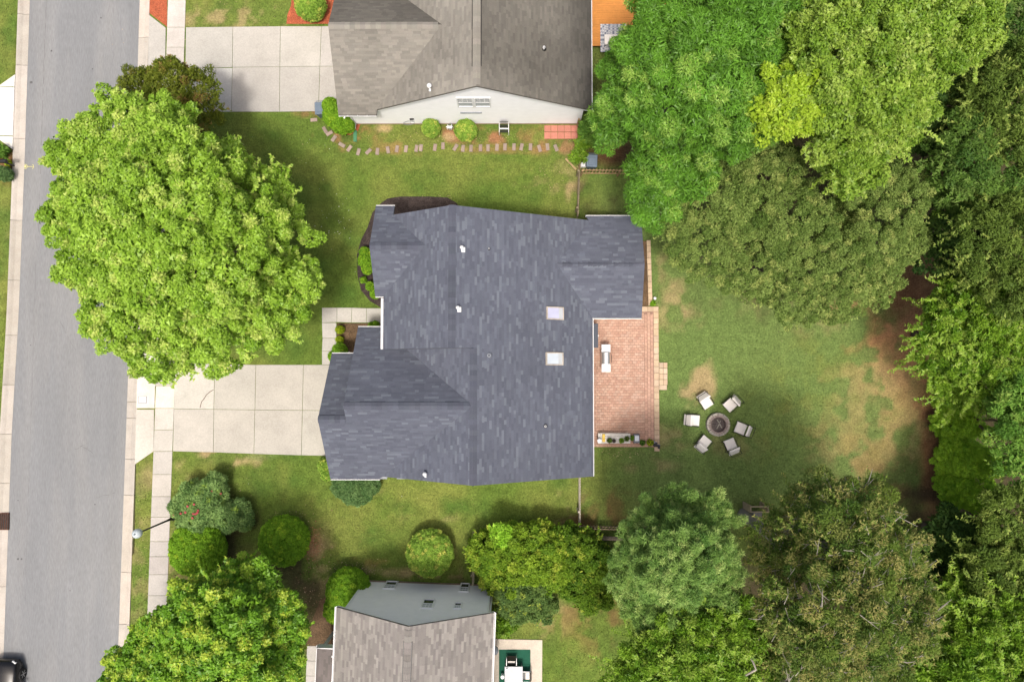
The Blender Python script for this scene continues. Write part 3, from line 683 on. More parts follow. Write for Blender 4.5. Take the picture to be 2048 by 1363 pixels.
# skylights
def skylight(px, py, w_, h_, tone):
    p = P(px, py, 4.15); z = zR(p.x, p.y); a = math.atan(.53)
    s = empty('skylight', (p.x, p.y, z), 0, house); s.rotation_euler = (0, a, 0)
    m = MB(); fr = .06
    for x0, x1, y0, y1 in ((-w_ / 2, w_ / 2, -h_ / 2, -h_ / 2 + fr), (-w_ / 2, w_ / 2, h_ / 2 - fr, h_ / 2), (-w_ / 2, -w_ / 2 + fr, -h_ / 2 + fr, h_ / 2 - fr), (w_ / 2 - fr, w_ / 2, -h_ / 2 + fr, h_ / 2 - fr)): m.box(x0, x1, y0, y1, -.02, .12, (.40, .36, .31))
    m.build('frame', M['wood'], s)
    m = MB(); m.box(-w_ / 2 + fr, w_ / 2 - fr, -h_ / 2 + fr, h_ / 2 - fr, .03, .085); m.build('pane', tone, s)
    m = MB(); m.box(w_ * .22, w_ / 2 - fr - .02, -h_ / 2 + fr + .02, h_ / 2 - fr - .02, .087, .09); m.build('blind', M['blind'], s)
M['sky2'] = pm('skylight_glass_blue', (.46, .47, .62), .1, .1, 1, spec=.7)
skylight(1109, 626, 1.08, .70, M['sky2']); skylight(1108, 717, 1.08, .70, M['skyglass'])
# roof vents
def vent(parent, px, py, zf, kind='cap', r=.09, zguess=5.):
    p = P(px, py, zguess)
    for _ in range(6): p = P(px, py, zf(p.x, p.y) + .2)
    z = zf(p.x, p.y); m = MB()
    v = empty('roof_vent', (p.x, p.y, z), 0, parent)
    if kind == 'cap':
        m.lathe((0, 0, 0), [(r * .7, -.1), (r * .7, .28), (r * 1.5, .30), (r * 1.6, .36), (r * .8, .44), (.01, .46)], 12); m.build('flue', M['vent'], v, smooth=True)
        m = MB(); m.obox(T(.05, -.08, .03) @ Matrix.Rotation(.3, 4, 'Y'), .2, .26, .02); m.build('flashing', M['vent'], v)
    elif kind == 'pipe':
        m.lathe((0, 0, 0), [(r, -.1), (r, .25), (r * .7, .25), (r * .7, .1)], 12); m.build('pipe', M['vent'], v); m = MB(); m.lathe((0, 0, 0), [(r * 2, -.08), (r * 1.8, .05), (r, .1)], 12); m.build('boot', M['dmetal'], v)
    else:
        m.lathe((0, 0, 0), [(r, -.1), (r, .12), (r * .6, .13), (r * .6, .05)], 14); m.build('pipe', M['greymetal'], v); m = MB(); m.lathe((0, 0, 0), [(r * 1.7, -.1), (r * 1.6, .04), (r, .06)], 14); m.build('boot', M['roofdeck'], v)
vent(house, 924, 495, zR, 'cap', .065); vent(house, 916, 615, zR, 'cap', .065); vent(house, 978, 710, zR, 'ring', .1); vent(house, 1091, 852, zR, 'pipe', .06); vent(house, 850, 947, zLL, 'cap', .075); vent(house, 978, 497, zR, 'pipe', .03)
# meter box and condenser peeping out under the lower eave
for px, ww in ((765, .55), (804, .5)):
    p = P(px, 957, 1.6); m = MB(); m.box(p.x - ww / 2, p.x + ww / 2, -6.1, -5.52, .0, 1.75); m.box(p.x - ww / 2 - .02, p.x + ww / 2 + .02, -6.16, -5.52, 1.752, 1.79); m.build('meter_box', M['greymetal'], house)
# downspout at the patio corner
m = MB(); m.tube([(4.42, 2.9, 2.75), (4.1, 2.9, 2.5), (4.05, 2.9, .1), (4.3, 2.9, .03)], .04, 6); m.build('downspout', M['white'], house)

# ---- neighbour house at the top
NB = [(.225, .213, .187), (.243, .229, .20), (.26, .244, .213), (.21, .198, .175)]
nh = empty('neighbour_house', (0, 0, 0)); tag(nh, 'white gabled house with taupe stained shingle roof across the side lawn', 'house')
zNR = lambda x, y: 6.55 - .575 * (x + 2); zNL = lambda x, y: 6.55 + .6 * (x + 2); zNB = lambda x, y: 2.9 + .62 * (y - 14.56); zNT = lambda x, y: 5.4 - .62 * (y - 18.6)
ns = lambda poly, zf, up, stn: slope(nh, poly, zf, M['shingle'], M['ndeck'], NB, up, None, stn, .2, .5)
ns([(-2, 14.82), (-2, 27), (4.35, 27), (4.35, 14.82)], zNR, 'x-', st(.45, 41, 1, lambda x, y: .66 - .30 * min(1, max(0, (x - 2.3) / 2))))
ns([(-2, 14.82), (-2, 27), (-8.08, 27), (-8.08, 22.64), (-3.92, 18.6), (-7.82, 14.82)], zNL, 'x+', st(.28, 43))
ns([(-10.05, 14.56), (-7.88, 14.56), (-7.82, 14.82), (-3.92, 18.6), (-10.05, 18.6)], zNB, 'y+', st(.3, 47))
ns([(-10.05, 18.6), (-3.92, 18.6), (-8.08, 22.64), (-10.05, 22.64)], zNT, 'y-', st(.4, 53, 1, lambda x, y: .55))  # whole slope set evenly darker than the others, with mottling
capline(nh, (-2, 14.9, 6.55), (-2, 27, 6.55), NB[:2], M['shingle'], .2, .3); capline(nh, (-10.05, 18.6, 5.4), (-4.1, 18.6, 5.4), NB[:2], M['shingle'])
for dx in (-.24, .24):
    m = MB(); m.box(-2 + dx - .015, -2 + dx + .015, 15.9, 27, 6.40, 6.455); m.build('ridge_vent_edge', M['dmetal'], nh)
gutter(nh, (4.35, 14.82), (4.35, 27), 2.86, (1, 0)); gutter(nh, (-10.05, 14.56), (-7.88, 14.56), 2.86, (0, -1), step=.55)
rake([(4.35, 14.82, 2.9), (-2, 14.82, 6.55), (-7.82, 14.82, 3.06)], (0, -1), nh); rake([(-10.05, 14.56, 2.9), (-10.05, 18.6, 5.4), (-10.05, 22.64, 2.9)], (-1, 0), nh)
Lw = 13.59
sided_gable(nh, (-9.64, 15.02), (3.95, 15.02), [(0, 2.75), (1.9, 2.95), (7.64, 6.3), (Lw, 2.95)], M['vinyl'], .12)
m = MB(); m.box(-9.66, 3.97, 14.985, 15.2, -.1, .118); m.build('foundation', M['found'], nh)
wallshell(nh, [(3.9, 15.2, 2.75), (3.9, 26.5, 2.75), (-7.6, 26.5, 2.75), (-7.6, 22.2, 2.75), (-9.64, 22.2, 2.75, [(3.6, 5.2)]), (-9.64, 15.2, None)], M['vinyl'])
for px in (932, 966):
    s_, z_ = on_wall(px, 212, (-9.64, 15.02), (3.95, 15.02)); s2, z2 = on_wall(px, 194, (-9.64, 15.02), (3.95, 15.02)); window(nh, (-9.64, 15.02), (3.95, 15.02), s_, z_, .92, z2 - z_, lower='blind', upper='darkblind')
s_, z_ = on_wall(942, 224, (-9.64, 15.02), (3.95, 15.02)); m = MB(); m.box(-9.64 + s_ - .62, -9.64 + s_ + .62, 14.94, 15.0, z_ - .05, z_ + .05); m.build('slot_vent', M['greymetal'], nh)
m = MB(); m.tube([(-9.75, 14.45, 2.75), (-9.68, 14.95, 2.3), (-9.68, 14.95, .15), (-9.7, 14.7, .06)], .05, 6); m.build('downspout', M['white'], nh)
m = MB(); m.box(-9.8, -9.6, 13.9, 14.6, 0.03, .08); m.build('downspout_extension', M['greentop'], nh)
vent(nh, 859, 173, zNL, 'cap', .085); vent(nh, 1088, 95, zNR, 'pipe', .07)

# ---- neighbour house at the bottom, turned slightly
SA = math.radians(-2.0)
sh = empty('brown_roofed_house', (-5.2, -12.42, 0), SA); tag(sh, 'two-storey house with pale grey siding and striped brown-grey roof', 'house')
SB_ = [(.215, .20, .187), (.23, .214, .20), (.197, .183, .172), (.25, .233, .217), (.275, .258, .238), (.182, .169, .161)]
hw = 4.1; zSL = lambda x, y: 5.4 + .622 * (x + hw); zSR = lambda x, y: 5.4 + .622 * (hw - x)
slope(sh, [(-hw, 0), (0, 0), (0, -11), (-hw, -11)], zSL, M['shingle'], M['ndeck'], SB_, 'x+', None, None, .22, .6); slope(sh, [(hw, 0), (0, 0), (0, -11), (hw, -11)], zSR, M['shingle'], M['ndeck'], SB_, 'x-', None, None, .22, .6)
capline(sh, (0, -11, 7.95), (0, -.05, 7.95), SB_[:3], M['shingle'], .19, .3)
for dx in (-.2, .2):
    m = MB(); m.box(dx - .02, dx + .02, -11, -.75, 7.83, 7.895); m.build('ridge_vent_edge', M['dmetal'], sh)
gutter(sh, (-hw, 0), (-hw, -11), 5.36, (-1, 0), wdt=.14, step=1.5); gutter(sh, (hw, 0), (hw, -11), 5.36, (1, 0), wdt=.14, brackets=False)
rake([(-hw, 0, 5.4), (0, 0, 7.95), (hw, 0, 5.4)], (0, 1), sh, 'greyvinyl')
A0, A1 = (3.78, -.10), (-3.68, -.10)
sided_gable(sh, A0, A1, [(0, 5.25), (3.78, 7.65), (7.46, 5.25)], M['greyvinyl'], .3)
m = MB(); m.box(-3.7, 3.8, -.3, -.07, -.1, .298); m.build('foundation', M['found'], sh)
for sx in (-3.66, 3.76):
    m = MB(); m.box(sx - .05, sx + .05, -.10, -.06, .3, 5.25); m.build('corner_trim', M['white'], sh)
m = MB(); m.tube([(3.95, -.3, 5.2), (3.88, -.4, 4.9), (3.88, -.4, .2)], .045, 6); m.build('downspout', M['white'], sh)
wallshell(sh, [(-3.68, -10.6, 5.25, [(3.73, 7.55)]), (3.78, -10.6, 5.25), (3.78, -.25, None), (-3.68, -.25, 5.25)], M['greyvinyl'])
wallshell(sh, [(3.78, -10.6, 5.25), (3.78, -.26, None), (3.6, -.26, None)], M['greyvinyl'])
Winv = (Matrix.Translation((-5.2, -12.42, 0)) @ Matrix.Rotation(SA, 4, 'Z'))
wa, wb = Winv @ Vector((*A0, 0)), Winv @ Vector((*A1, 0))
for (xl, yt, xr, yb) in ((767, 1163, 795, 1178), (918, 1167, 940, 1184), (842, 1199, 870, 1217), (906, 1206, 925, 1218)):
    s0, z0 = on_wall((xl + xr) / 2 + 1, yt, wa[:2], wb[:2]); s1, z1 = on_wall((xl + xr) / 2 - 1, yb, wa[:2], wb[:2])
    sl, _ = on_wall(xl, (yt + yb) / 2, wa[:2], wb[:2]); sr, _ = on_wall(xr, (yt + yb) / 2, wa[:2], wb[:2])
    window(sh, A0, A1, (s0 + s1) / 2, z0, abs(sl - sr) * .88, z1 - z0)
vent(sh, 860, 1308, lambda x, y: 7.2, 'pipe', .08)
# the porch roof low on the left of it
zP_ = lambda x, y: 3.35 + .35 * (x + hw - .12)
slope(sh, [(-5.65, -2.95), (-4.0, -2.95), (-4.0, -8), (-5.65, -8)], lambda x, y: 2.85 + .3 * (x + 5.65), M['shingle'], M['ndeck'], [(.14, .125, .12), (.17, .15, .145)], 'x+')
gutter(sh, (-5.65, -2.95), (-5.65, -8), 2.8, (-1, 0), step=.8)
m = MB(); m.box(-5.6, -3.7, -2.945, -2.9, 2.7, 3.3); m.build('fascia', M['greyvinyl'], sh)
for yy in (-3.2, -7.7):
    m = MB(); m.box(-5.5, -5.36, yy - .07, yy + .07, 0, 2.7); m.build('post', M['white'], sh)
m = MB(); m.tube([(-4.3, -2.6, 5.2), (-3.8, -2.75, 4.9), (-3.75, -2.8, 3.2)], .05, 6); m.build('downspout', M['white'], sh)

# ------------------------------------------------------------------ patio
pat = empty('patio'); pat['kind'] = 'structure'
p0 = P(1186, 630); p1 = P(1306, 900); x0, x1, y0, y1 = 4.1, P(1307, 760).x, P(1200, 893).y, P(1200, 628).y
m = MB(); m.box(x0, x1 + .3, y0, y1 + .4, -.1, .075); m.build('paver_bed', M['sandbed'], pat)
HARD.append([(x0, y0), (x1 + .4, y0), (x1 + .4, y1 + .45), (x0, y1 + .45)])
m = MB(); bw, bl, g_ = .16, .235, .013
PV = [(.47, .295, .22), (.49, .315, .235), (.455, .28, .207), (.50, .33, .25), (.44, .268, .20), (.48, .325, .25)]
ny = int((y1 + .1 - y0) / bw)
for j in range(ny):
    off = (j % 2) * bl / 2; k = 0; x = x0 - off
    while x < x1 - .55:
        xa, xb = max(x, x0) + g_ / 2, min(x + bl, x1 - .55) - g_ / 2
        if xb - xa > .03: m.obox(T((xa + xb) / 2, y0 + (j + .5) * bw, .085 + random.uniform(-.003, .003)), xb - xa, bw - g_, .06, cjit(random.choice(PV), .04), bev=.006)
        x += bl
m.build('paver', M['paver'], pat, kind='stuff')
m = MB()         # soldier courses along the right edge
for col_ in range(3):
    yy = y0 + (.11 if col_ % 2 else 0)
    while yy < y1 - .02:
        xa = x1 - .55 + col_ * .18; m.obox(T(xa + .09, yy + .12, .088), .16, .225, .06, cjit(PV[col_ % 2], .1), bev=.006); yy += .24
m.build('border_paver', M['paver'], pat, kind='stuff')
TAN = [(.50, .37, .25), (.54, .41, .28), (.47, .35, .24), (.52, .40, .29)]
yy = P(1311, 613).y; yend = P(1311, 899).y; i = 0
while yy > yend:
    L = random.uniform(.28, .42) if i else .3; m = MB(); m.obox(T(x1 + .16, yy - L / 2, .06), .30, L - .015, .12, cjit(random.choice(TAN), .08), bev=.012); m.build('edge_stone', M['tan'], pat); yy -= L; i += 1
for px in (1288, 1300):
    p = P(px + 1, 618); m = MB(); m.obox(T(p.x, p.y, .06), .33 if px == 1288 else .36, .30, .12, cjit(random.choice(TAN), .08), bev=.012); m.build('edge_stone', M['tan'], pat)
stp = empty('patio_step', (*PX(1326, 752), 0)); tag(stp, 'low step of tan blocks at the patio edge facing the lawn', 'step')
for i, yy in enumerate((.66, .32, -.02, -.36, -.67)):
    for xx in (-.12, .13):
        if i == 4 and xx > 0: continue
        m = MB(); m.obox(T(xx + (.1 if i == 4 else 0), yy, .05), .24 if i < 4 else .46, .32 if i != 4 else .28, .1, cjit(random.choice(TAN), .1), bev=.012); m.build('step_stone', M['tan'], stp)
rw = empty('garden_edging', (*PX(1299, 545), 0)); tag(rw, 'straight edging wall of tan stone blocks beside the back wing', 'edging')
a, c = P(1296, 481), P(1300, 611); dd = (c - a); nst = 11
for i in range(nst):
    q = a + dd * ((i + .5) / nst) - rw.location; m = MB(); m.obox(T(q.x, q.y, .1, math.atan2(dd.y, dd.x) + math.pi / 2), .24, dd.length / nst - .015, .2, cjit(random.choice(TAN), .08), bev=.015); m.build('edging_stone', M['tan'], rw)
bed('edging_soil', [(1282, 482), (1292, 482), (1296, 612), (1280, 612)], 'brownmulch', .05)

# ------------------------------------------------------------------ foliage generator
def leafmesh(pos, nrm, k, length, width, out, droop, colA, colB, tones, seed, jitter=.5, hot=None, hotm=None, curl=.0):
    """k pointed leaves round each position; a leaf is one small triangle"""
    r = np.random.default_rng(seed); n = len(pos); N = n * k
    p = np.repeat(pos, k, 0); nn = np.repeat(nrm, k, 0)
    rnd = r.normal(size=(N, 3)); t_ = rnd - nn * (rnd * nn).sum(1, keepdims=True); t_ /= np.linalg.norm(t_, axis=1, keepdims=True) + 1e-9
    d = t_ * (1 - out) + nn * out; d[:, 2] -= droop; d += r.normal(size=(N, 3)) * .12; d /= np.linalg.norm(d, axis=1, keepdims=True) + 1e-9
    ln = nn + r.normal(size=(N, 3)) * jitter; ln -= d * (ln * d).sum(1, keepdims=True); ln /= np.linalg.norm(ln, axis=1, keepdims=True) + 1e-9
    s = np.cross(d, ln); L = length * r.uniform(.65, 1.25, N)[:, None]; W = width * r.uniform(.7, 1.2, N)[:, None] / 2
    tip = p + d * L; a, b = p + s * W, p - s * W
    vs = np.stack([a, tip, b], 1).reshape(-1, 3).astype(np.float32); q = np.arange(3 * N).reshape(-1, 3)
    tt = np.clip(np.repeat(tones, k) + r.normal(size=N) * .18, 0, 1)[:, None]
    c = np.array(colA) * (1 - tt) + np.array(colB) * tt
    if hot is not None and hotm is not None:
        hm = np.repeat(hotm, k)[:, None]; c = c + (np.array(hot) - c) * hm
    c = c * r.uniform(.8, 1.2, (N, 1)); c = np.repeat(c, 3, 0)
    return vs, q, c
def leafobj(name, parts, mat, parent):
    vs = np.concatenate([p[0] for p in parts]); off = 0; qs = []
    for p in parts: qs.append(p[1] + off); off += len(p[0])
    q = np.concatenate(qs); c = np.concatenate([p[2] for p in parts])
    me = bpy.data.meshes.new(name); fill_mesh(me, vs, q, c); me.materials.append(mat)
    o = bpy.data.objects.new(name, me); COL.objects.link(o); o.parent = parent; return o
TRI = [0]
M['leaf'] = pm('leaf', None, .45, 0, attr=True, spec=.35, transl=.38)
M['leafmatt'] = pm('leaf_matt', None, .6, 0, attr=True, spec=.2, transl=.32)
M['needle'] = pm('needle', None, .5, 0, attr=True, spec=.25, transl=.25)
# kinds: leaf length, width, leaves per cluster, clusters per m2 of puff, puff radius, out, droop, colours dark-light, hot colour + share
KIND = {      # leaf length, width, leaves per m2 of clump surface, clump radius and length, out, droop, two leaf colours, colour and share of fresh tips
    'maple': dict(sp=5, sl=0.7, ss=0.04, cov=.8, l=.14, w=.12, d=340, pr=.34, pl=.62, out=.35, dr=.10, A=(.19,.355,.022), B=(.38,.58,.07), hot=(.58,.68,.16), hp=.35, m='leaf'),
    'street': dict(sp=5, sl=0.6, ss=0.04, cov=.9, l=.13, w=.11, d=370, pr=.32, pl=.58, out=.35, dr=.10, A=(.11,.27,.018), B=(.26,.48,.035), hot=(.55,.66,.08), hp=.5, m='leaf'),
    'ash': dict(cov=.9, l=.17, w=.055, d=400, pr=.37, pl=.55, out=.35, dr=.05, A=(.08,.20,.018), B=(.18,.40,.04), hot=(.36,.54,.10), hp=.3, m='leaf'),
    'willow': dict(sp=7, sl=1.0, ss=0.035, cov=.9, l=.13, w=.10, d=360, pr=.30, pl=.6, out=.4, dr=.05, A=(.155,.29,.025), B=(.31,.46,.06), hot=(.44,.56,.12), hp=.30, m='leaf'),
    'lemon': dict(sp=6, sl=0.6, ss=0.04, l=.13, w=.10, d=470, pr=.26, pl=.5, out=.4, dr=.05, A=(.26,.42,.02), B=(.42,.58,.05), hot=(.55,.66,.08), hp=.30, m='leaf'),
    'holly': dict(sp=4, sl=0.45, ss=0.04, cov=.85, l=.10, w=.065, d=490, pr=.26, pl=.36, out=.4, dr=.0, A=(.10,.175,.03), B=(.25,.345,.085), hot=(.42,.48,.14), hp=.35, m='leafmatt'),
    'dark': dict(l=.17, w=.10, d=260, pr=.45, pl=.5, out=.4, dr=.1, A=(.03,.08,.015), B=(.09,.17,.03), hot=(0.182, 0.338, 0.039), hp=.1, m='leafmatt'),
    'mid': dict(sp=6, sl=0.9, ss=0.04, cov=0.8, l=.16, w=.08, d=340, pr=.34, pl=.5, out=.4, dr=.1, A=(.07,.18,.02), B=(.18,.34,.05), hot=(.26,.38,.07), hp=.16, m='leafmatt'),
    'olive': dict(sp=9, sl=1.3, ss=0.045, cov=0.8, l=.14, w=.075, d=380, pr=.3, pl=.6, out=.5, dr=.05, A=(.075,.135,.02), B=(.175,.26,.045), hot=(.36,.44,.10), hp=.24, m='leafmatt'),
    'bright': dict(sp=13, sl=1.4, ss=0.035, cov=0.8, l=.14, w=.065, d=460, pr=.25, pl=.7, out=.55, dr=.05, A=(.11,.25,.016), B=(.27,.44,.04), hot=(.38,.50,.09), hp=.28, m='leaf'),
    'darkmid': dict(sp=6, sl=.9, ss=.04, cov=.8, l=.16, w=.08, d=330, pr=.34, pl=.5, out=.4, dr=.1, A=(.05, .12, .018), B=(.14, .25, .04), hot=(.2,.3,.07), hp=.16, m='leafmatt'),
    'brown': dict(sp=9, sl=0.9, ss=0.04, cov=0.8, l=.13, w=.05, d=360, pr=.34, pl=.5, out=.5, dr=.1, A=(.06,.13,.02), B=(.17,.25,.04), hot=(.42,.38,.13), hp=.7, m='leafmatt'),
    'pine': dict(cov=0.85, l=.13, w=.032, d=780, pr=.22, pl=.52, out=.4, dr=-.05, A=(.10,.22,.04), B=(.27,.42,.10), hot=(.50,.62,.20), hp=.30, m='needle'),
    'cypress': dict(up=1.3, cov=1.1, l=.11, w=.06, d=500, pr=.20, pl=.30, out=.1, dr=.0, A=(.20,.42,.02), B=(.38,.62,.04), hot=(.3,.5,.03), hp=.12, m='needle'),
    'crape': dict(sp=9, sl=0.6, ss=0.04, l=.13, w=.07, d=380, pr=.26, pl=.5, out=.5, dr=-.05, A=(.11,.155,.016), B=(.21,.25,.03), hot=(.32,.2,.07), hp=.22, m='leafmatt'),
    'box': dict(cov=1.7, l=.085, w=.065, d=800, pr=.16, pl=.14, out=.25, dr=-.1, A=(.13,.29,.015), B=(.26,.47,.03), hot=(0.450, 0.630, 0.045), hp=.12, m='leafmatt'),
    'boxlight': dict(cov=1.7, l=.085, w=.06, d=800, pr=.16, pl=.14, out=.25, dr=-.1, A=(.17,.32,.04), B=(.36,.54,.08), hot=(0.690, 0.660, 0.150), hp=.25, m='leafmatt'),
    'rhodo': dict(cov=1.7, l=.15, w=.06, d=420, pr=.24, pl=.22, out=.4, dr=.05, A=(.13,.25,.07), B=(.34,.50,.16), hot=(0.420, 0.600, 0.090), hp=.15, m='leafmatt'),
    'vine': dict(sp=8, sl=0.6, ss=0.04, l=.13, w=.10, d=440, pr=.26, pl=.36, out=.4, dr=.0, A=(.10,.21,.014), B=(.25,.38,.03), hot=(0.480, 0.552, 0.072), hp=.22, m='leafmatt'),
    'blue': dict(cov=1.7, l=.13, w=.06, d=480, pr=.18, pl=.18, out=.3, dr=.0, A=(.07,.16,.045), B=(.18,.30,.10), hot=(0.320, 0.512, 0.208), hp=.1, m='leafmatt'),
}
def proj(q):
    """photograph pixel at which world point q is seen"""
    d = RM.transposed() @ (Vector(q) - Vector((0, 0, CAMH))); return 1024 - d.x / d.z * FPX, 681.5 + d.y / d.z * FPX
def unit(v): return v / (np.linalg.norm(v, axis=1, keepdims=True) + 1e-9)
def crown(name, lobes, kd, parent, seed, dens=1.0, base=0.0, lowcut=-.3, rough=.12, hollow=0.0, jit=.32, sub=True):
    K = KIND[kd]; r = np.random.default_rng(seed); LB = []; SP = []
    for L in lobes:
        px, py, z, rp = L[:4]; rw_ = max(rp * .55, rp - K['pr'] * .6 * 33.3) * (1 - z / CAMH) / 33.3; rz = L[4] if len(L) > 4 else rw_ * .8
        c = np.array(P(px, py, z)); rz = min(rz, max(.25, z - base)); R_ = np.array((rw_, rw_, rz)); LB.append((c, R_, rw_))
        if sub and rw_ > 1.1:           # boughs: smaller rounded masses standing out of the big one
            SP.append((c, R_ * .80)); n = int(9 + rw_ * 3.0)
            u = unit(r.normal(size=(n * 4, 3))); u = u[u[:, 2] > -.15][:n]
            for q in u:
                k = r.uniform(.24, .40); SP.append((c + q * R_ * r.uniform(.62, .80), np.array((rw_ * k, rw_ * k, min(rz, rw_) * k * 1.15))))
        else: SP.append((c, R_))
    parts = []; allp = []; CC = np.array([c for c, _ in SP]); RR_ = np.array([q for _, q in SP])
    for shell, sc_, dd in ((0, 1.0, 1.0), (1, .70, .20)):
        PC, PN, PR = [], [], []
        for si, (c, R_) in enumerate(SP):
            if shell == 1 and (R_[0] < .9 and sub and len(SP) > len(LB)): continue
            pr = K['pr'] * (1.0 if R_[0] > .7 else max(.5, R_[0] / .7)) * (1 if shell == 0 else 1.5)
            area = 4 * math.pi * (R_[0] * R_[1] + R_[0] * R_[2] * 2) / 3 * sc_ ** 2
            n = int(max(12, area / (math.pi * pr * pr) * K.get('cov', 1.0))); gi = np.arange(n) + .5; zz = 1 - 2 * gi / n; ph = gi * 2.39996 + r.uniform(0, 6.28)
            u = np.stack([np.cos(ph) * np.sqrt(1 - zz * zz), np.sin(ph) * np.sqrt(1 - zz * zz), zz], -1); u = unit(u + r.normal(size=u.shape) * .55 / math.sqrt(n)); u = u[u[:, 2] > lowcut]; n = len(u)
            pts = c + u * R_ * sc_ * (1 + (r.random((n, 1)) - .6) * 2 * rough) + u * (r.normal(size=(n, 1)) * .15 * (R_[0] > .8 and sub))
            q = (pts[:, None] - CC[None]) / (RR_[None] * sc_); q = (q * q).sum(2); q[:, si] = 9; keep = q.min(1) > .86
            if hollow: keep &= r.random(n) > hollow
            keep &= pts[:, 2] > base + .12
            PC.append(pts[keep]); PN.append(unit(u / R_)[keep]); PR.append(np.full(keep.sum(), pr))
        pc, pn, pt = np.concatenate(PC), np.concatenate(PN), np.concatenate(PR)
        if not len(pc): continue
        if shell == 0: allp = pc
        ax = unit(pn + np.array((0, 0, .75)) + r.normal(size=pn.shape) * .22)
        pt = pt * (r.uniform(.6, 1.45, len(pt)) if sub else r.uniform(.85, 1.15, len(pt))); pl = pt / K['pr'] * K['pl'] * r.uniform(.7, 1.3, len(pt))
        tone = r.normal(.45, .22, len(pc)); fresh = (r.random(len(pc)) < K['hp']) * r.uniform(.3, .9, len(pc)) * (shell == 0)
        cnt = np.maximum(5, (K['d'] * dens * dd * 2 * math.pi * pt * (pt + pl) / 2).astype(int)); cnt = np.where(pn[:, 2] < 0, (cnt * .6).astype(int) + 1, cnt)
        idx = np.repeat(np.arange(len(pc)), cnt); n = len(idx)
        dv = unit(r.normal(size=(n, 3))); on = ax[idx]; dot = (dv * on).sum(1, keepdims=True); dv = np.where(dot < 0, dv - 2 * dot * on, dv); dot = abs(dot)
        lat = dv - on * dot; pos = pc[idx] + (lat * pt[idx][:, None] + on * dot * pl[idx][:, None]) * r.uniform(.72, 1.06, (n, 1))
        pos[:, 2] = np.maximum(pos[:, 2], base + .03)
        nn = unit(dv + np.array((0, 0, K.get('up', .35))))
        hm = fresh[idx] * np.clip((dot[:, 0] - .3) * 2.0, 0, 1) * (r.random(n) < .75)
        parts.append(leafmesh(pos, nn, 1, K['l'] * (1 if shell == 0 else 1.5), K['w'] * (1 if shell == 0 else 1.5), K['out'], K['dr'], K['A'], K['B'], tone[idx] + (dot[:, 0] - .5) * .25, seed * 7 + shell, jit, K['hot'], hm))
    if K.get('sp') and dens > .5:       # arching sprays that stand clear of the mass
        SPP, SNN, STT = [], [], []
        for (c, R_, rw_) in LB:
            n = int(K['sp'] * rw_ * rw_ * 2)
            for _ in range(n):
                u = r.normal(size=3); u /= np.linalg.norm(u); u[2] = abs(u[2]) * .9 - .05
                t_ = r.normal(size=3); t_ -= u * t_.dot(u); t_ /= np.linalg.norm(t_) + 1e-9; d = t_ * .75 + u * .7 + np.array((0, 0, .15)); L = K['sl'] * r.uniform(.5, 1.2)
                st_ = c + u * R_ * r.uniform(.9, 1.04); m_ = max(6, int(L / K['ss'])); tt = np.linspace(0, 1, m_)[:, None]
                pth_ = st_ + d * L * tt + np.array((0, 0, -.45 * L)) * tt ** 2 + r.normal(size=(m_, 3)) * .035
                SPP.append(pth_); SNN.append(np.tile(np.array((0, 0, 1.)), (m_, 1)) + r.normal(size=(m_, 3)) * .25); STT.append(np.full(m_, r.uniform(.5, 1.1)))
        if SPP:
            sp_, sn_, st2 = np.concatenate(SPP), unit(np.concatenate(SNN)), np.concatenate(STT)
            parts.append(leafmesh(sp_, sn_, 2, K['l'], K['w'], .1, 0, K['A'], K['B'], st2, seed * 7 + 5, .3, K['hot'], (r.random(len(sp_)) < .35) * .7))
    TRI[0] += sum(len(p[1]) for p in parts)
    return leafobj(name, parts, M[K['m']], parent), allp, LB
def limbs(parent, base, LB, r0, targets, seed, mat='bark', zsplit=None, name='branch', maxn=14, thin=.03):
    """trunk and limbs that carry the crown"""
    rd = random.Random(seed); top = sum((Vector(c) * rr for c, _, rr in LB), Vector()) / sum(rr for _, _, rr in LB)
    base = Vector(base); hs = zsplit or top.z * .35; fork = Vector((base.x + (top.x - base.x) * .3, base.y + (top.y - base.y) * .3, hs)); m = MB()
    m.tube([base + Vector((0, 0, -.1)), base + Vector((0, 0, .25)), base.lerp(fork, .5), fork], [r0 * 1.5, r0 * 1.1, r0 * .9, r0 * .8], 9); m.build('trunk', M[mat], parent, smooth=True)
    for c, R_, rr in LB[:maxn]:
        e = Vector(c) + Vector((0, 0, R_[2] * .45)); mid = fork.lerp(e, .5) + Vector((rd.uniform(-.4, .4), rd.uniform(-.4, .4), -.3)); m = MB()
        m.tube([fork, mid, e], [r0 * .5, r0 * .33, thin], 6)
        for _ in range(4):
            s = fork.lerp(e, rd.uniform(.5, .9)); m.tube([s, s + Vector((rd.uniform(-1, 1), rd.uniform(-1, 1), rd.uniform(.1, .6))) * rr * .6], [r0 * .16, thin * .5], 5)
        m.build(name, M[mat], parent, smooth=True)
def tree(name, label, cat, base_px, lobes, kd, seed, group=None, r0=.25, dens=1.0, low=0.0, rough=.16, mat='bark', hollow=0.0, maxn=8, jit=.32, lowcut=-.12):
    b_ = P(*base_px); o = empty(name, (0, 0, 0)); tag(o, label, cat, group)
    c, pts, LB = crown('crown', lobes, kd, o, seed, dens, low, lowcut, rough, hollow, jit)
    limbs(o, b_, LB, r0, pts, seed, mat, maxn=maxn); return o, pts, LB
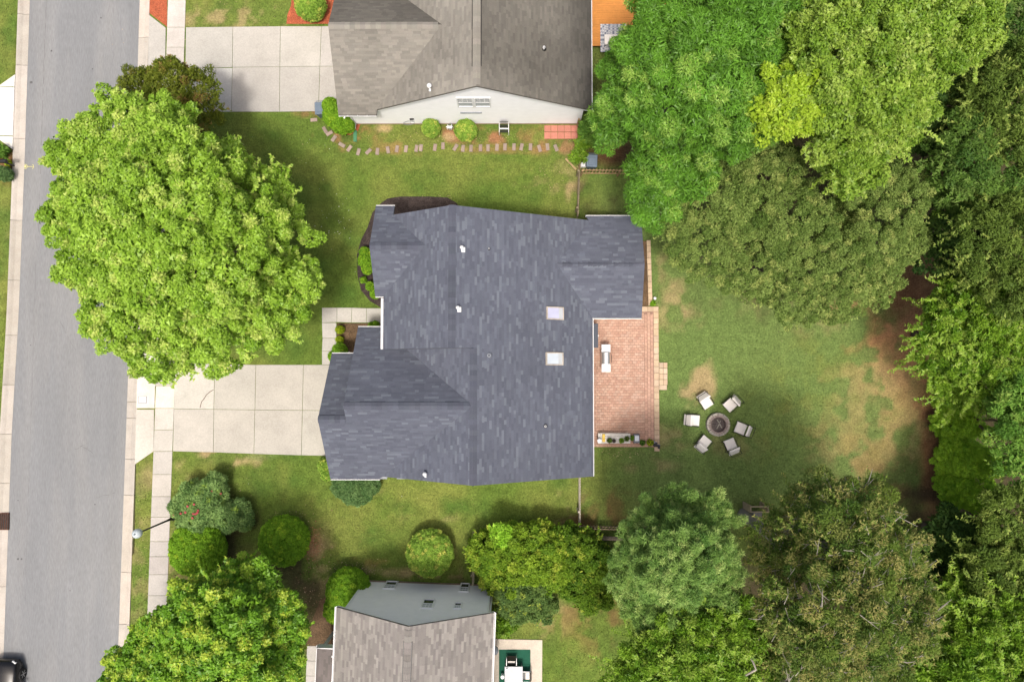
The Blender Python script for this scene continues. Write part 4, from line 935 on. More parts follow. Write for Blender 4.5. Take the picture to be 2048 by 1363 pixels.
def shrub(name, label, cat, lobes, kd, seed, group=None, dens=1.0, rough=.05):
    b_ = P(lobes[0][0], lobes[0][1], 0); o = empty(name, (0, 0, 0)); tag(o, label, cat, group)
    c, pts, LB = crown('foliage', lobes, kd, o, seed, dens, 0.0, -.95, rough, sub=rough > .15)
    c0 = LB[0][0]; m = MB()
    for i in range(4):
        a = i * 1.57 + .4; m.tube([(c0[0], c0[1], -.05), (c0[0] + math.cos(a) * LB[0][2] * .5, c0[1] + math.sin(a) * LB[0][2] * .5, c0[2])], [.04, .015], 5)
    m.build('stem', M['bark'], o); return o, pts, LB

exec_trees = True
# ------------------------------------------------------------------ trees
tree('maple_tree', 'big yellow-green maple overhanging the road in the front yard', 'tree', (430, 520), [(370, 455, 8.5, 185, 3.5), (250, 265, 7, 78), (325, 275, 7.5, 74), (190, 325, 6.5, 80), (172, 430, 6.5, 76), (215, 525, 6.5, 78), (262, 618, 6.5, 88), (340, 672, 6.5, 92), (440, 645, 6.5, 92),
     (535, 612, 6.3, 80), (590, 570, 6, 58), (555, 470, 6.2, 62), (530, 385, 6.3, 64), (448, 345, 7, 68), (300, 360, 8.5, 90), (420, 540, 8.5, 95)], 'maple', 3, r0=.32, maxn=14)
tree('crape_myrtle', 'small olive and bronze-leaved tree at the corner of the neighbour driveway', 'tree', (365, 215), [(340, 165, 4.6, 48), (295, 178, 4.2, 40), (385, 190, 4.2, 44), (335, 215, 4.5, 45), (408, 222, 3.6, 36)], 'crape', 4, r0=.1, rough=.25)
tree('ash_tree', 'broad mid-green ash-like tree beside the orange deck', 'tree', (1330, 230), [(1400, 120, 12.0, 185, 3.6), (1275, 165, 10.0, 92), (1235, 240, 9.0, 62), (1500, 75, 11.0, 105), (1540, 160, 10.0, 68), (1335, 280, 9.5, 88), (1440, 255, 10.0, 92), (1305, 345, 8.5, 55), (1300, 405, 7.5, 50), (1400, 10, 11.0, 110), (1500, -10, 11.0, 90), (1260, 115, 9.5, 50), (1380, 350, 8.5, 55)], 'ash', 5, r0=.32, maxn=12)
tree('yellow_green_tree', 'tall yellow-green tree right of the ash-like tree, top of the photo', 'tree', (1560, 210), [(1690, 120, 13.5, 150, 4), (1785, 115, 12.5, 82), (1780, 225, 11.5, 78), (1690, 265, 11.5, 90), (1690, 330, 9.5, 58), (1710, 10, 13.5, 110), (1625, 50, 11.5, 80), (1800, 20, 12.5, 60)], 'willow', 6, r0=.28, rough=.24)
tree('lemon_tree', 'narrow lemon-green tree squeezed between the ash-like and yellow-green trees', 'tree', (1550, 260), [(1590, 185, 14.4, 46), (1556, 228, 13.8, 44), (1600, 232, 14, 36)], 'lemon', 25, r0=.12, rough=.2)
tree('holly_tree', 'wide dull-olive dense tree covering the yard corner behind the house', 'tree', (1440, 540), [(1480, 400, 7, 105), (1405, 480, 6, 85), (1535, 330, 7, 82), (1570, 450, 7, 95), (1500, 545, 5.5, 70), (1590, 590, 5.5, 65), (1680, 580, 5.5, 68), (1640, 510, 6, 80), (1440, 400, 6.5, 80)], 'holly', 7, r0=.2, maxn=9)
tree('holly_tree', 'rounder dull-olive tree at the right end of the wide olive one', 'tree', (1640, 500), [(1770, 405, 6.5, 88), (1745, 490, 6.2, 85), (1800, 480, 6, 55), (1740, 570, 5, 48), (1695, 405, 5, 45)], 'holly', 8, r0=.18)
tree('bright_tree', 'bright lime-topped tree in the top right woods', 'tree', (1700, 150), [(1900, 35, 12, 78), (1855, 85, 11, 50), (1930, 100, 11, 45), (1880, -30, 12, 90)], 'willow', 9, r0=.25, rough=.25)
W = [('dark_tree', 'dark green tree in the gap below the lime-topped tree', (1800, 230), [(1900, 190, 7, 95), (1850, 250, 6, 60), (1940, 130, 6, 80)], 'dark', 10, 1.0),
     ('dark_tree', 'deep green tree by the top right corner of the photo', (1850, 120), [(2030, 60, 9, 95), (2060, 170, 9, 80), (2000, -30, 9, 80)], 'darkmid', 11, .8),
     ('woodland_tree', 'olive twiggy tree at the right edge above the feathery green tree', (1850, 250), [(2020, 200, 9.5, 100), (1950, 200, 8.5, 55), (2070, 290, 9.5, 80)], 'olive', 12, .9),
     ('woodland_tree', 'feathery mid-green tree right of the round olive tree', (1800, 380), [(1960, 320, 8.5, 95), (1900, 330, 7.5, 60), (2030, 360, 8.5, 80), (1900, 390, 6.5, 45)], 'darkmid', 13, .9),
     ('woodland_tree', 'dark understorey tree below the feathery green tree', (1830, 440), [(1910, 450, 5.5, 70), (1880, 520, 5, 50), (1960, 440, 5.5, 70)], 'dark', 14, .9),
     ('woodland_tree', 'sparse olive-yellow tree above the bright arching tree', (1860, 480), [(2000, 480, 8.5, 95), (1960, 550, 7, 60), (2060, 550, 8.5, 90)], 'olive', 15, .9),
     ('arching_tree', 'bright green tree with arching sprays beside the clay strip', (1830, 670), [(1950, 640, 6, 85), (1890, 690, 5, 62), (1985, 720, 6, 90), (1900, 760, 4.5, 48), (2050, 660, 6, 90), (1890, 610, 5, 45)], 'bright', 16, 1.0),
     ('woodland_tree', 'mid-green tree overhanging the arborvitae row', (1900, 830), [(2035, 860, 8, 66), (2045, 790, 8, 56), (1995, 800, 7, 36), (2070, 940, 8, 76)], 'mid', 17, .9),
     ('woodland_tree', 'small dark tree below the arborvitae row', (1850, 1050), [(1900, 1075, 5, 62), (1960, 1110, 5.5, 70), (1870, 1130, 4.5, 50)], 'dark', 18, 1.1),
     ('woodland_tree', 'light-tipped tree at the right edge below the arborvitae row', (1900, 1000), [(2025, 1050, 8, 70), (1990, 1150, 8, 80), (2060, 1130, 8, 80)], 'olive', 19, 1.0),
     ('bright_tree', 'bright green tree in the bottom right corner of the photo', (1870, 1180), [(2000, 1270, 9, 95), (1890, 1290, 8, 85), (1900, 1200, 8, 50), (1960, 1350, 9, 110), (2060, 1330, 9, 90), (1850, 1350, 8, 70)], 'bright', 20, 1.0),
     ('feathery_tree', 'light green feathery tree at the bottom edge below the conifer', (1330, 1230), [(1400, 1300, 10.5, 92), (1320, 1335, 10.0, 75), (1480, 1340, 10.0, 70), (1265, 1350, 8.5, 45), (1465, 1255, 10.0, 50), (1400, 1380, 10.5, 90)], 'bright', 21, .95)]
for nm, lb, bp, lo, kd, sd_, dn in W:
    tree(nm, lb, 'tree', bp, lo, kd, sd_, r0=.2, dens=dn, rough=.22, maxn=6)
tree('conifer', 'bluish-green plumed conifer left of the brownish tree', 'tree', (1280, 1060), [(1345, 1110, 11.5, 85, 3.0), (1300, 1050, 9.5, 62), (1345, 1020, 9.5, 48), (1400, 1050, 9.5, 60), (1275, 1130, 9.0, 60), (1290, 1195, 9.0, 52), (1420, 1110, 10.0, 58), (1410, 1180, 10.0, 62), (1350, 1215, 10.0, 60)], 'pine', 22, r0=.28, rough=.2, maxn=9)
ot, op, olb = tree('oak_tree', 'sparse brownish tree with bare grey limbs at the bottom', 'tree', (1490, 1030), [(1670, 1075, 12.2, 105, 3.2), (1570, 1095, 9.7, 78), (1720, 1000, 10.7, 52), (1620, 1010, 10.2, 52), (1650, 1215, 13.2, 120, 3.5), (1775, 1120, 11.2, 78), (1780, 1250, 11.7, 88), (1545, 1240, 10.2, 72), (1610, 1335, 11.2, 90), (1720, 1340, 11.7, 85), (1820, 1180, 10.2, 45)], 'brown', 23, r0=.35, rough=.28, mat='greybark', maxn=4, jit=.4)
rd = random.Random(5); fork = Vector((*PX(1570, 1080, 6), 6))
for i, (c, R_, rr) in enumerate(olb):
    for j in range(3):
        a = rd.uniform(0, 6.28); e = Vector(c) + Vector((math.cos(a) * R_[0] * .75, math.sin(a) * R_[1] * .75, R_[2] * rd.uniform(.55, .85))); s = fork.lerp(Vector(c), .6); m = MB()
        k1 = s.lerp(e, .4) + Vector((rd.uniform(-.5, .5), rd.uniform(-.5, .5), .5)); m.tube([s, k1, s.lerp(e, .75) + Vector((0, 0, .6)), e + Vector((0, 0, .25))], [.10, .07, .05, .02], 5)
        for t_ in range(6):
            q = k1.lerp(e, rd.uniform(0, 1)) + Vector((0, 0, .4)); aa = a + rd.uniform(-1.1, 1.1); L = rd.uniform(.5, 1.3); q2 = q + Vector((math.cos(aa) * L, math.sin(aa) * L, rd.uniform(0, .4)))
            m.tube([q, q.lerp(q2, .5) + Vector((rd.uniform(-.1, .1), rd.uniform(-.1, .1), .05)), q2], [.03, .022, .01], 4)
        m.build('branch', M['greybark'], ot, smooth=True)
m = MB(); sel = rd.sample(range(len(op)), min(len(op), 800))
for k in sel:
    q = Vector(op[k]) + Vector((0, 0, .30)); 
    if q.z < 8: continue
    a = rd.uniform(0, 6.28); L = rd.uniform(.35, .8); d = Vector((math.cos(a), math.sin(a), rd.uniform(-.1, .45))) * L; w2 = Vector((math.cos(a + .6), math.sin(a + .6), .3)) * L * .45
    m.tube([q - d * .5, q, q + d * .5], [.018, .014, .006], 3, cap=False); m.tube([q, q + w2], [.012, .005], 3, cap=False)
m.build('twig', M['greybark'], ot, kind='stuff')
for pts_ in ([(1462, 1258, 9.6), (1484, 1292, 11.2), (1506, 1322, 12.0), (1512, 1338, 12.1), (1486, 1352, 11.8), (1440, 1364, 11.4)],):
    m = MB(); m.tube([P(*q) for q in pts_], [.02, .035, .05, .055, .05, .03][:len(pts_)], 6); m.build('branch', M['greybark'], ot, smooth=True)
tree('street_tree', 'green maple with yellow tips at the bottom left by the pavement', 'tree', (450, 1230), [(435, 1235, 7.5, 105, 3), (515, 1190, 6.5, 64), (565, 1242, 6, 58), (338, 1298, 6.5, 84), (265, 1345, 6, 56), (430, 1345, 7.5, 115, 3), (548, 1322, 6, 62), (484, 1145, 5.5, 36), (340, 1385, 7, 95)], 'street', 24, r0=.26, maxn=9)

# arborvitae row: conical, seen leaning away from the middle
AV = [((1868, 815), 4.6, .95, 'topmost narrow evergreen of the row along the clay strip'), ((1870, 850), 5.2, .95, 'second narrow evergreen from the top of the row'), ((1872, 895), 5.0, .95, 'narrow evergreen in the middle of the row, beside the orange soil'),
      ((1876, 920), 5.6, 1.15, 'fullest narrow evergreen, lower half of the row'), ((1868, 962), 3.2, .8, 'short round evergreen low in the row'), ((1885, 965), 5.4, 1.0, 'narrow evergreen with split tip near the bottom of the row'), ((1890, 1005), 4.8, .95, 'lowest narrow evergreen of the row')]
for i, (bp, h, r_, lb) in enumerate(AV):
    o = empty('arborvitae'); tag(o, lb, 'evergreen', 'arborvitae row beside the clay strip'); c0 = P(bp[0] + 20, bp[1]); rr3 = random.Random(i); lo = []
    for t_ in (.12, .27, .42, .57, .71, .84, .95):
        z = h * t_; q = (c0.x + rr3.uniform(-.18, .18), c0.y + rr3.uniform(-.18, .18), z); a_, b_ = proj(q); rad = r_ * .88 * max(.15, (1 - t_) ** .75) * rr3.uniform(.85, 1.15)
        lo.append((a_, b_, z, rad * 33.3 / (1 - z / CAMH) / .8, rad * 1.15))
    crown('foliage', lo, 'cypress', o, 600 + i, 1.2, 0, -.3, .12, sub=False)
    m = MB(); m.tube([(c0.x, c0.y, -.05), (c0.x, c0.y, h * .9)], [.09, .02], 6); m.build('trunk', M['bark'], o)

# ------------------------------------------------------------------ shrubs
shrub('round_shrub', 'clipped round shrub with yellowish tips standing alone in the side lawn', 'shrub', [(860, 1105, 1.0, 45, 1.05)], 'boxlight', 31, 'clipped round shrubs')
shrub('round_shrub', 'clipped bright green round shrub nearest the bottom left tree top', 'shrub', [(568, 1080, 1.0, 48, 1.05)], 'box', 32, 'clipped round shrubs')
shrub('round_shrub', 'largest clipped round shrub, beside the pavement under the flowering bush', 'shrub', [(396, 1096, 1.1, 54, 1.15)], 'box', 33, 'clipped round shrubs')
shrub('round_shrub', 'clipped dark green shrub at the corner of the pale grey house', 'shrub', [(697, 1178, 1.1, 42, 1.15), (680, 1215, .9, 30, .9)], 'box', 34, 'clipped round shrubs')
ro, rp_, rl_ = shrub('flowering_bush', 'grey-green flowering bush with red blooms beside the lamp post', 'bush', [(412, 1005, 1.1, 44, 1.1), (368, 1012, .9, 24, .7), (462, 1030, .9, 32, .8), (428, 972, 1.1, 24, .9), (398, 1040, .9, 34, .8), (385, 980, 1.0, 20, .8), (490, 1045, .6, 16, .5)], 'rhodo', 35, rough=.2)
rd = random.Random(3)
for (px, py) in ((437, 973), (427, 981), (365, 1020), (368, 1027), (372, 1022), (385, 1025), (388, 1031), (396, 1015), (398, 1028), (380, 1010), (346, 1026), (392, 1007), (447, 985), (400, 1022)):
    p = Vector(min(rp_, key=lambda q: math.hypot(proj(q)[0] - px, proj(q)[1] - py) - 6 * q[2])) + Vector((rd.uniform(-.06, .06), rd.uniform(-.06, .06), .26)); fl = MB()
    for k in range(7):
        a = k * .9; fl.tube([p, p + Vector((math.cos(a) * .06, math.sin(a) * .06, .03))], [.012, .028], 5)
    fl.build('bloom', M.setdefault('bloom', pm('red_bloom', (.48, .10, .11), .6, .2, 20)), ro)
shrub('bluish_shrub', 'bluish-green spreading shrub below the garage eave', 'shrub', [(712, 975, .6, 34, .65), (690, 970, .6, 24, .6), (738, 968, .6, 22, .55)], 'blue', 36, rough=.1)
shrub('small_shrub', 'small olive shrub at the garage corner by the driveway', 'shrub', [(650, 930, .5, 15, .5), (655, 948, .5, 13, .5)], 'boxlight', 37, rough=.15)
shrub('clipped_hedge', 'lime green clipped hedge curling round the corner of the white house', 'hedge', [(663, 215, .8, 18, .8), (668, 232, .8, 22, .8), (683, 245, .8, 22, .8), (695, 250, .7, 15, .7)], 'box', 38)
shrub('round_shrub', 'small round shrub against the white gable wall beside the bicycle', 'shrub', [(862, 256, .6, 19, .65)], 'boxlight', 39, 'round shrubs at the white gable wall')
shrub('round_shrub', 'slightly wider round shrub against the white gable wall, right of the spigot', 'shrub', [(932, 261, .6, 22, .65)], 'boxlight', 40, 'round shrubs at the white gable wall')
shrub('round_shrub', 'round shrub in red mulch at the top edge of the photo', 'shrub', [(621, 10, .9, 30, .95)], 'boxlight', 41)
KIND['lime'] = dict(KIND['box'], A=(.22, .33, .01), B=(.40, .48, .02), hot=(.5, .5, .03))
shrub('yellow_shrub', 'yellow-leaved shrub at the inside corner of the front walk', 'shrub', [(680, 659, .4, 9, .45)], 'lime', 42)
shrub('yellow_shrub', 'lime-green small shrub just below the yellow-leaved one by the walk', 'shrub', [(679, 679, .35, 8, .4)], 'lime', 43)
shrub('dark_shrub', 'dark green shrub where the front walk meets the garage roof', 'shrub', [(680, 700, .7, 15, .6), (668, 712, .6, 12, .5)], 'box', 44, rough=.12)
shrub('small_shrub', 'tiny green shrub tucked by the porch under the gutter', 'shrub', [(751, 648, .3, 7, .3), (742, 649, .25, 5, .25)], 'box', 45)
shrub('bed_shrub', 'larger dark green shrub in the mulch bed left of the main roof', 'shrub', [(732, 522, .6, 16, .6), (730, 505, .6, 12, .5), (735, 538, .5, 12, .5)], 'box', 46, rough=.12)
shrub('bed_shrub', 'small leafy shrub lower in the mulch bed left of the main roof', 'shrub', [(741, 572, .5, 10, .5), (727, 560, .3, 6, .3)], 'box', 47)
shrub('bed_shrub', 'tiny leafy plant low in the mulch bed by the eave', 'shrub', [(750, 588, .5, 10, .5)], 'box', 48)
shrub('yard_shrub', 'dark green shrub by the mailbox across the street', 'shrub', [(9, 348, .5, 15, .5)], 'blue', 49)
shrub('grassy_clump', 'spiky green clump above the mailbox across the street', 'plant', [(1, 302, .4, 8, .4)], 'mid', 50)
shrub('low_flowers', 'low yellow-flowered plant beside the mailbox across the street', 'plant', [(18, 327, .15, 7, .2)], 'lime', 51)
VB = [('tangled_bush', 'lime-topped tangled bush at the left end of the overgrown fence', [(985, 1105, 1.6, 48, 1.4), (970, 1090, 1.3, 28, 1.2), (1000, 1140, 1.5, 40, 1.3), (1030, 1085, 1.5, 35, 1.3)], 'vine', 52),
      ('tangled_bush', 'olive-green tangled bush in the middle of the overgrown fence', [(1090, 1095, 1.7, 50, 1.5), (1060, 1120, 1.6, 40, 1.4), (1110, 1130, 1.6, 42, 1.4), (1080, 1068, 1.4, 26, 1.1)], 'vine', 53),
      ('tangled_bush', 'mid-green tangled bush next to the conifer', [(1165, 1105, 1.6, 48, 1.4), (1150, 1150, 1.5, 45, 1.3), (1185, 1180, 1.4, 38, 1.2), (1140, 1085, 1.4, 30, 1.2), (1205, 1130, 1.4, 30, 1.2)], 'midvine', 54),
      ('tangled_bush', 'greyer green bush behind the pale grey house corner', [(1045, 1180, 1.3, 52, 1.2), (1020, 1170, 1.3, 34, 1.1), (1075, 1205, 1.1, 32, 1.0), (1030, 1215, 1.0, 26, .9)], 'mid2', 55),
      ('sapling', 'bright lime sapling rising from the overgrown fence', [(1003, 1068, 2.6, 20, .5), (1012, 1080, 2.4, 16, .4), (1000, 1088, 2.4, 12, .4)], 'lime2', 56),
      ('leafy_plant', 'bright green leafy plant at the corner by the small patio', [(1003, 1240, .5, 16, .4), (1008, 1255, .5, 12, .4)], 'bright', 57)]
KIND['midvine'] = dict(KIND['vine'], A=(.07, .16, .012), B=(.16, .27, .02)); KIND['mid2'] = dict(KIND['vine'], l=.12, w=.08, d=420, pr=.26, A=(.08, .16, .04), B=(.18, .28, .07), hp=.1); KIND['lime2'] = dict(KIND['vine'], A=(.20, .42, .02), B=(.33, .58, .05), hp=.1, hot=(.4, .62, .06))
for nm, lb, lo, kd, sd_ in VB: shrub(nm, lb, 'bush', lo, kd, sd_, rough=.2)
shrub('fence_vine', 'small leafy vine climbing the fence beside the grey bin', 'plant', [(1156, 312, .8, 11, .5), (1163, 290, .8, 8, .5)], 'bright', 58)
shrub('corner_foliage', 'leafy bush between the white house corner and the fence', 'bush', [(1180, 262, 1.6, 22, 1.2), (1195, 275, 1.5, 18, 1.1)], 'mid', 59)
shrub('edge_shrub', 'small green plant at the foot of the tan edging wall', 'plant', [(1305, 607, .15, 5, .18)], 'box', 61)
print('foliage triangles', TRI[0])

# ------------------------------------------------------------------ fences
WOODC = (.26, .185, .11); WEATH = (.42, .38, .31)
def picket_fence(name, label, a, c, h, col, spacing=.145, ph=.09, side=1, skip=1):
    a, c = Vector((*a, 0)), Vector((*c, 0)); d = c - a; L = d.length; d /= L; ang = math.atan2(d.y, d.x); o = empty(name, a, ang); tag(o, label, 'fence')
    for z in (h * .25, h * .85):
        m = MB(); m.box(0, L, -.02, .02, z - .045, z + .045, cjit(col, .1)); m.build('rail', M['wood'], o)
    for i in range(int(L / 2.2) + 1):
        x = min(L - .05, .05 + i * 2.2); m = MB(); m.box(x - .05, x + .05, -.12, -.022, -.1, h + .05, cjit(col, .12)); m.build('post', M['wood'], o)
    for i in range(int(L / spacing)):
        x = (i + .5) * spacing; m = MB(); m.add([(x - ph / 2, .022, .06), (x + ph / 2, .022, .06), (x + ph / 2, .022, h - .05), (x, .022, h), (x - ph / 2, .022, h - .05)] + [(x - ph / 2, .042, .06), (x + ph / 2, .042, .06), (x + ph / 2, .042, h - .05), (x, .042, h), (x - ph / 2, .042, h - .05)],
              [(4, 3, 2, 1, 0), (5, 6, 7, 8, 9), (0, 1, 6, 5), (1, 2, 7, 6), (2, 3, 8, 7), (3, 4, 9, 8), (4, 0, 5, 9)], cjit(col, .18)); m.build('picket', M['wood'], o)
    return o
picket_fence('picket_fence', 'brown picket fence between the white house corner and the grey bin', PX(1157, 250), PX(1157, 345), 1.15, WOODC)
picket_fence('picket_fence', 'tan picket fence below the grey bin running under the trees', PX(1160, 349), PX(1290, 350), 1.15, (.36, .25, .13), .2, .085)
picket_fence('picket_fence', 'weathered picket fence from the bin down to the back wing of the house', PX(1156, 350), PX(1153, 440), 1.15, (.24, .20, .13))
picket_fence('picket_fence', 'pale weathered picket fence below the lower right house corner', PX(1157, 940), PX(1157, 1050), 1.1, WEATH)
picket_fence('picket_fence', 'tan picket fence stopping at the conifer beside the side yard', PX(1157, 1050), PX(1255, 1052), 1.1, (.34, .26, .17), .2, .085)
def rail_fence(name, label, a, c, h, col, n=2):
    a, c = Vector((*a, 0)), Vector((*c, 0)); d = c - a; L = d.length; ang = math.atan2(d.y, d.x); o = empty(name, a, ang); tag(o, label, 'fence')
    for k in range(n):
        m = MB(); z = h * (k + 1) / n; m.box(0, L, -.05 - .01 * k, .05 + .01 * k, z - .05, z, cjit(col, .1)); m.build('rail', M['wood'], o)
    for i in range(int(L / 2.2) + 1):
        m = MB(); x = min(L - .06, .06 + 2.2 * i); m.box(x - .06, x + .06, -.15, -.062, -.1, h + .08, cjit(col, .1)); m.build('post', M['wood'], o)
rail_fence('rail_fence', 'weathered board fence running from the shrubs to the pale grey house', PX(951, 1062), PX(948, 1158), 1.2, (.22, .20, .13)); rail_fence('rail_fence', 'mossy rail fence behind the tangled bushes', PX(955, 1062), PX(1160, 1066), 1.1, (.16, .17, .09)); rail_fence('rail_fence', 'double-railed wooden fence tucked beside the conifer', PX(1185, 1069), PX(1290, 1072), 1.1, (.25, .20, .14))
a, c = P(1131, 318), P(1152, 340); m = MB(); m.obox(T((a.x + c.x) / 2, (a.y + c.y) / 2, .09, math.atan2(c.y - a.y, c.x - a.x)), (a - c).length, .1, .09, (.42, .30, .16), bev=.01); o = m.build('timber_post', M['wood']); tag(o, 'loose tan timber post lying by the fence corner', 'timber')

# ------------------------------------------------------------------ stepping stones, red tiles, deck
pth = empty('stepping_path', (*PX(900, 296), 0)); tag(pth, 'curved path of brick-coloured stepping stones below the white gable wall', 'path')
ST = [(628, 240, 5), (650, 260, -60), (659, 267, 30), (668, 277, 55), (684, 290, -30), (699, 297, 55), (717, 304, 75), (737, 303, 45), (755, 303, 85), (776, 300, 100), (794, 298, 80), (812, 298, 82), (833, 297, 80), (842, 296, 85), (870, 295, 82), (886, 292, 90), (911, 295, 60), (926, 297, 85), (942, 297, 88), (961, 296, 90),
      (976, 296, 90), (994, 295, 85), (1010, 294, 88), (1028, 294, 88), (1043, 294, 78), (1061, 294, 88), (1079, 297, 108), (1095, 294, 95), (1112, 296, 112)]
for x, y, a in ST:
    q = P(x, y) - pth.location; m = MB(); m.obox(T(q.x, q.y, .025, math.radians(a)), .42, .21, .05, cjit((.30, .235, .20), .12), bev=.012); m.build('stepping_stone', M['brownstone'], pth)
rt = empty('tile_pad', (*PX(1122, 264), 0)); tag(rt, 'pad of ten red square tiles at the white house corner', 'tiles')
for i in range(5):
    for j in range(2):
        q = P(1095 + i * 13.4, 257.5 + j * 14) - rt.location; m = MB(); m.obox(T(q.x, q.y, .025), .39, .40, .05, cjit((.47, .19, .14), .1), bev=.01); m.build('tile', M['redtile'], rt)
dk = empty('deck', (6.5, 21.5, 0)); tag(dk, 'orange-stained wooden deck behind the white house', 'deck')
for i in range(38):
    m = MB(); m.box(-2.2, 2.6, -1.95 + i * .145, -1.95 + i * .145 + .135, .55, .58, cjit((.56, .235, .055), .05)); m.build('plank', M['deckwood'], dk)
for x in (-2.1, .2, 2.5):
    for y in (-1.8, 3.2):
        m = MB(); m.box(x - .06, x + .06, y - .06, y + .06, 0, .53, (.4, .2, .06)); m.build('post', M['deckwood'], dk)
m = MB(); 
for i in range(26):
    for j in range(38):
        v = ((i // 2 + j // 3) % 2) ^ (1 if math.hypot(i - 13, (j - 19) * .8) % 6 < 2 else 0); c = (.55, .55, .56) if v else (.20, .22, .27)
        m.box(i * .06, i * .06 + .06, j * .045, j * .045 + .045, 0, .012, c)
o = m.build('rug', M['rug']); o.location = (*PX(1201, 104, .6), .583); tag(o, 'grey and white patterned outdoor rug on the orange deck', 'rug')
tb = empty('patio_table', (*PX(1222, 78, 1.1), .595)); tag(tb, 'beige low table standing on the patterned deck rug', 'table')
m = MB(); m.obox(T(0, 0, .42), .75, .6, .04, bev=.01); m.build('tabletop', M['cushion'], tb)
for sx in (-1, 1):
    for sy in (-1, 1):
        m = MB(); m.tube([(sx * .32, sy * .25, 0), (sx * .32, sy * .25, .4)], .02, 6); m.build('leg', M['dmetal'], tb)

# ------------------------------------------------------------------ fire pit and chairs
fp = empty('fire_pit', (*PX(1434, 848), 0)); tag(fp, 'round stone fire pit with charred logs in the ring of chairs', 'fire pit')
for lay in range(2):
    for i in range(12):
        a = (i + lay * .5) * math.pi / 6 + .05; m = MB(); wd = .345
        r0_, r1_ = .47, .70
        vs = []
        for z in (lay * .17, lay * .17 + .165):
            for rr_, t_ in ((r0_, -.225), (r1_, -.235), (r1_, .235), (r0_, .225)): vs.append((rr_ * math.cos(a + t_), rr_ * math.sin(a + t_), z))
        m.add(vs, [(3, 2, 1, 0), (4, 5, 6, 7), (0, 1, 5, 4), (1, 2, 6, 5), (2, 3, 7, 6), (3, 0, 4, 7)], cjit((.37, .34, .29), .12)); m.build('block', M['pit'], fp)
for i in range(12):
    a = i * math.pi / 6 + .2; m = MB(); m.obox(T(.52 * math.cos(a), .52 * math.sin(a), .345, a), .1, .24, .02, cjit((.26, .21, .19), .15)); m.build('cap_stone', M['pit'], fp)
m = MB(); m.lathe((0, 0, 0), [(.47, .05), (.47, .34), (.44, .34), (.44, .1), (.3, .1)], 24); m.build('liner', M['brickpit'], fp)
m = MB(); m.lathe((0, 0, 0), [(.46, .1), (.4, .14), (.2, .17), (.01, .18)], 20); m.build('ash', M['ash'], fp)
for a, r_, t_ in ((.3, .05, 1.), (1.9, .1, .9), (2.7, -.08, .8), (4.2, .04, .9), (5.2, .1, .7)):
    d = Vector((math.cos(a), math.sin(a), 0)) * .27; o_ = Vector((-math.sin(a), math.cos(a), 0)) * r_; m = MB(); m.tube([o_ - d + Vector((0, 0, .2)), o_ + Vector((0, 0, .25)), o_ + d + Vector((0, 0, .24))], [.035, .045, .03], 7); m.build('log', M['ash'] if a < 4 else M['greybark'], fp)

def make_chair():
    t_ = empty('lawn_chair')
    # faces -Y locally (front at -Y), back at +Y
    def rbox(M4, sx, sy, sz, bev, nm, mat, par):
        m = MB(); m.obox(M4, sx, sy, sz, bev=bev); 
        o = m.build(nm, mat, par); return o
    rbox(T(0, -.06, .38), .60, .58, .12, .03, 'seat_cushion', M['cushion'], t_)
    rbox(T(0, .36, .66) @ Matrix.Rotation(math.radians(-62), 4, 'X'), .60, .62, .10, .03, 'back_cushion', M['cushion'], t_)
    m = MB(); m.box(-.31, .31, -.33, .24, .27, .31); m.build('seat_frame', M['dmetal'], t_)
    m = MB()
    for s in (-1, 1): m.tube([(s * .30, .24, .3), (s * .30, .54, .95)], .018, 6)
    m.tube([(-.3, .54, .95), (.3, .54, .95)], .018, 6); m.build('back_frame', M['dmetal'], t_)
    for s in (-1, 1):
        m = MB(); m.tube([(s * .335, -.32, .55), (s * .335, .0, .57), (s * .335, .38, .56)], .018, 6); m.build('armrest', M['dmetal'], t_)
        for yy in (-.31, .3):
            m = MB(); m.tube([(s * .335, yy, 0), (s * .335, yy, .55)], .017, 6); m.build('leg', M['dmetal'], t_)
    return t_
def copy_thing(o):
    c = o.copy(); COL.objects.link(c)
    for ch in o.children:
        d = ch.copy(); COL.objects.link(d); d.parent = c; d.matrix_parent_inverse = ch.matrix_parent_inverse.copy()
        for g2 in ch.children:
            e = g2.copy(); COL.objects.link(e); e.parent = d
    return c
ch0 = make_chair()
# seat centre px (at seat height) and angle the chair faces (degrees, photo frame: 0 = right, 90 = up)
CH = [((1412, 803), -38 - 19, 'cream-cushioned lawn chair above left of the fire pit, on bare tan grass'), ((1462, 808), 180 + 42, 'cream-cushioned lawn chair above right of the fire pit'),
      ((1387, 840), -5, 'cream-cushioned lawn chair directly left of the fire pit, nearest the patio'), ((1484, 857), 158, 'cream-cushioned lawn chair directly right of the fire pit'),
      ((1408, 885), 50, 'cream-cushioned lawn chair below left of the fire pit, near the shade'), ((1462, 890), 112, 'cream-cushioned lawn chair below right of the fire pit')]
for i, (pp, face, lb) in enumerate(CH):
    o = ch0 if i == 0 else copy_thing(ch0); q = P(*pp, .45); o.location = (q.x, q.y, 0); o.scale = (1.05, 1.05, 1.0); o.rotation_euler = (0, 0, math.radians(face + 90)); tag(o, lb, 'chair', 'cream lawn chairs round the fire pit')

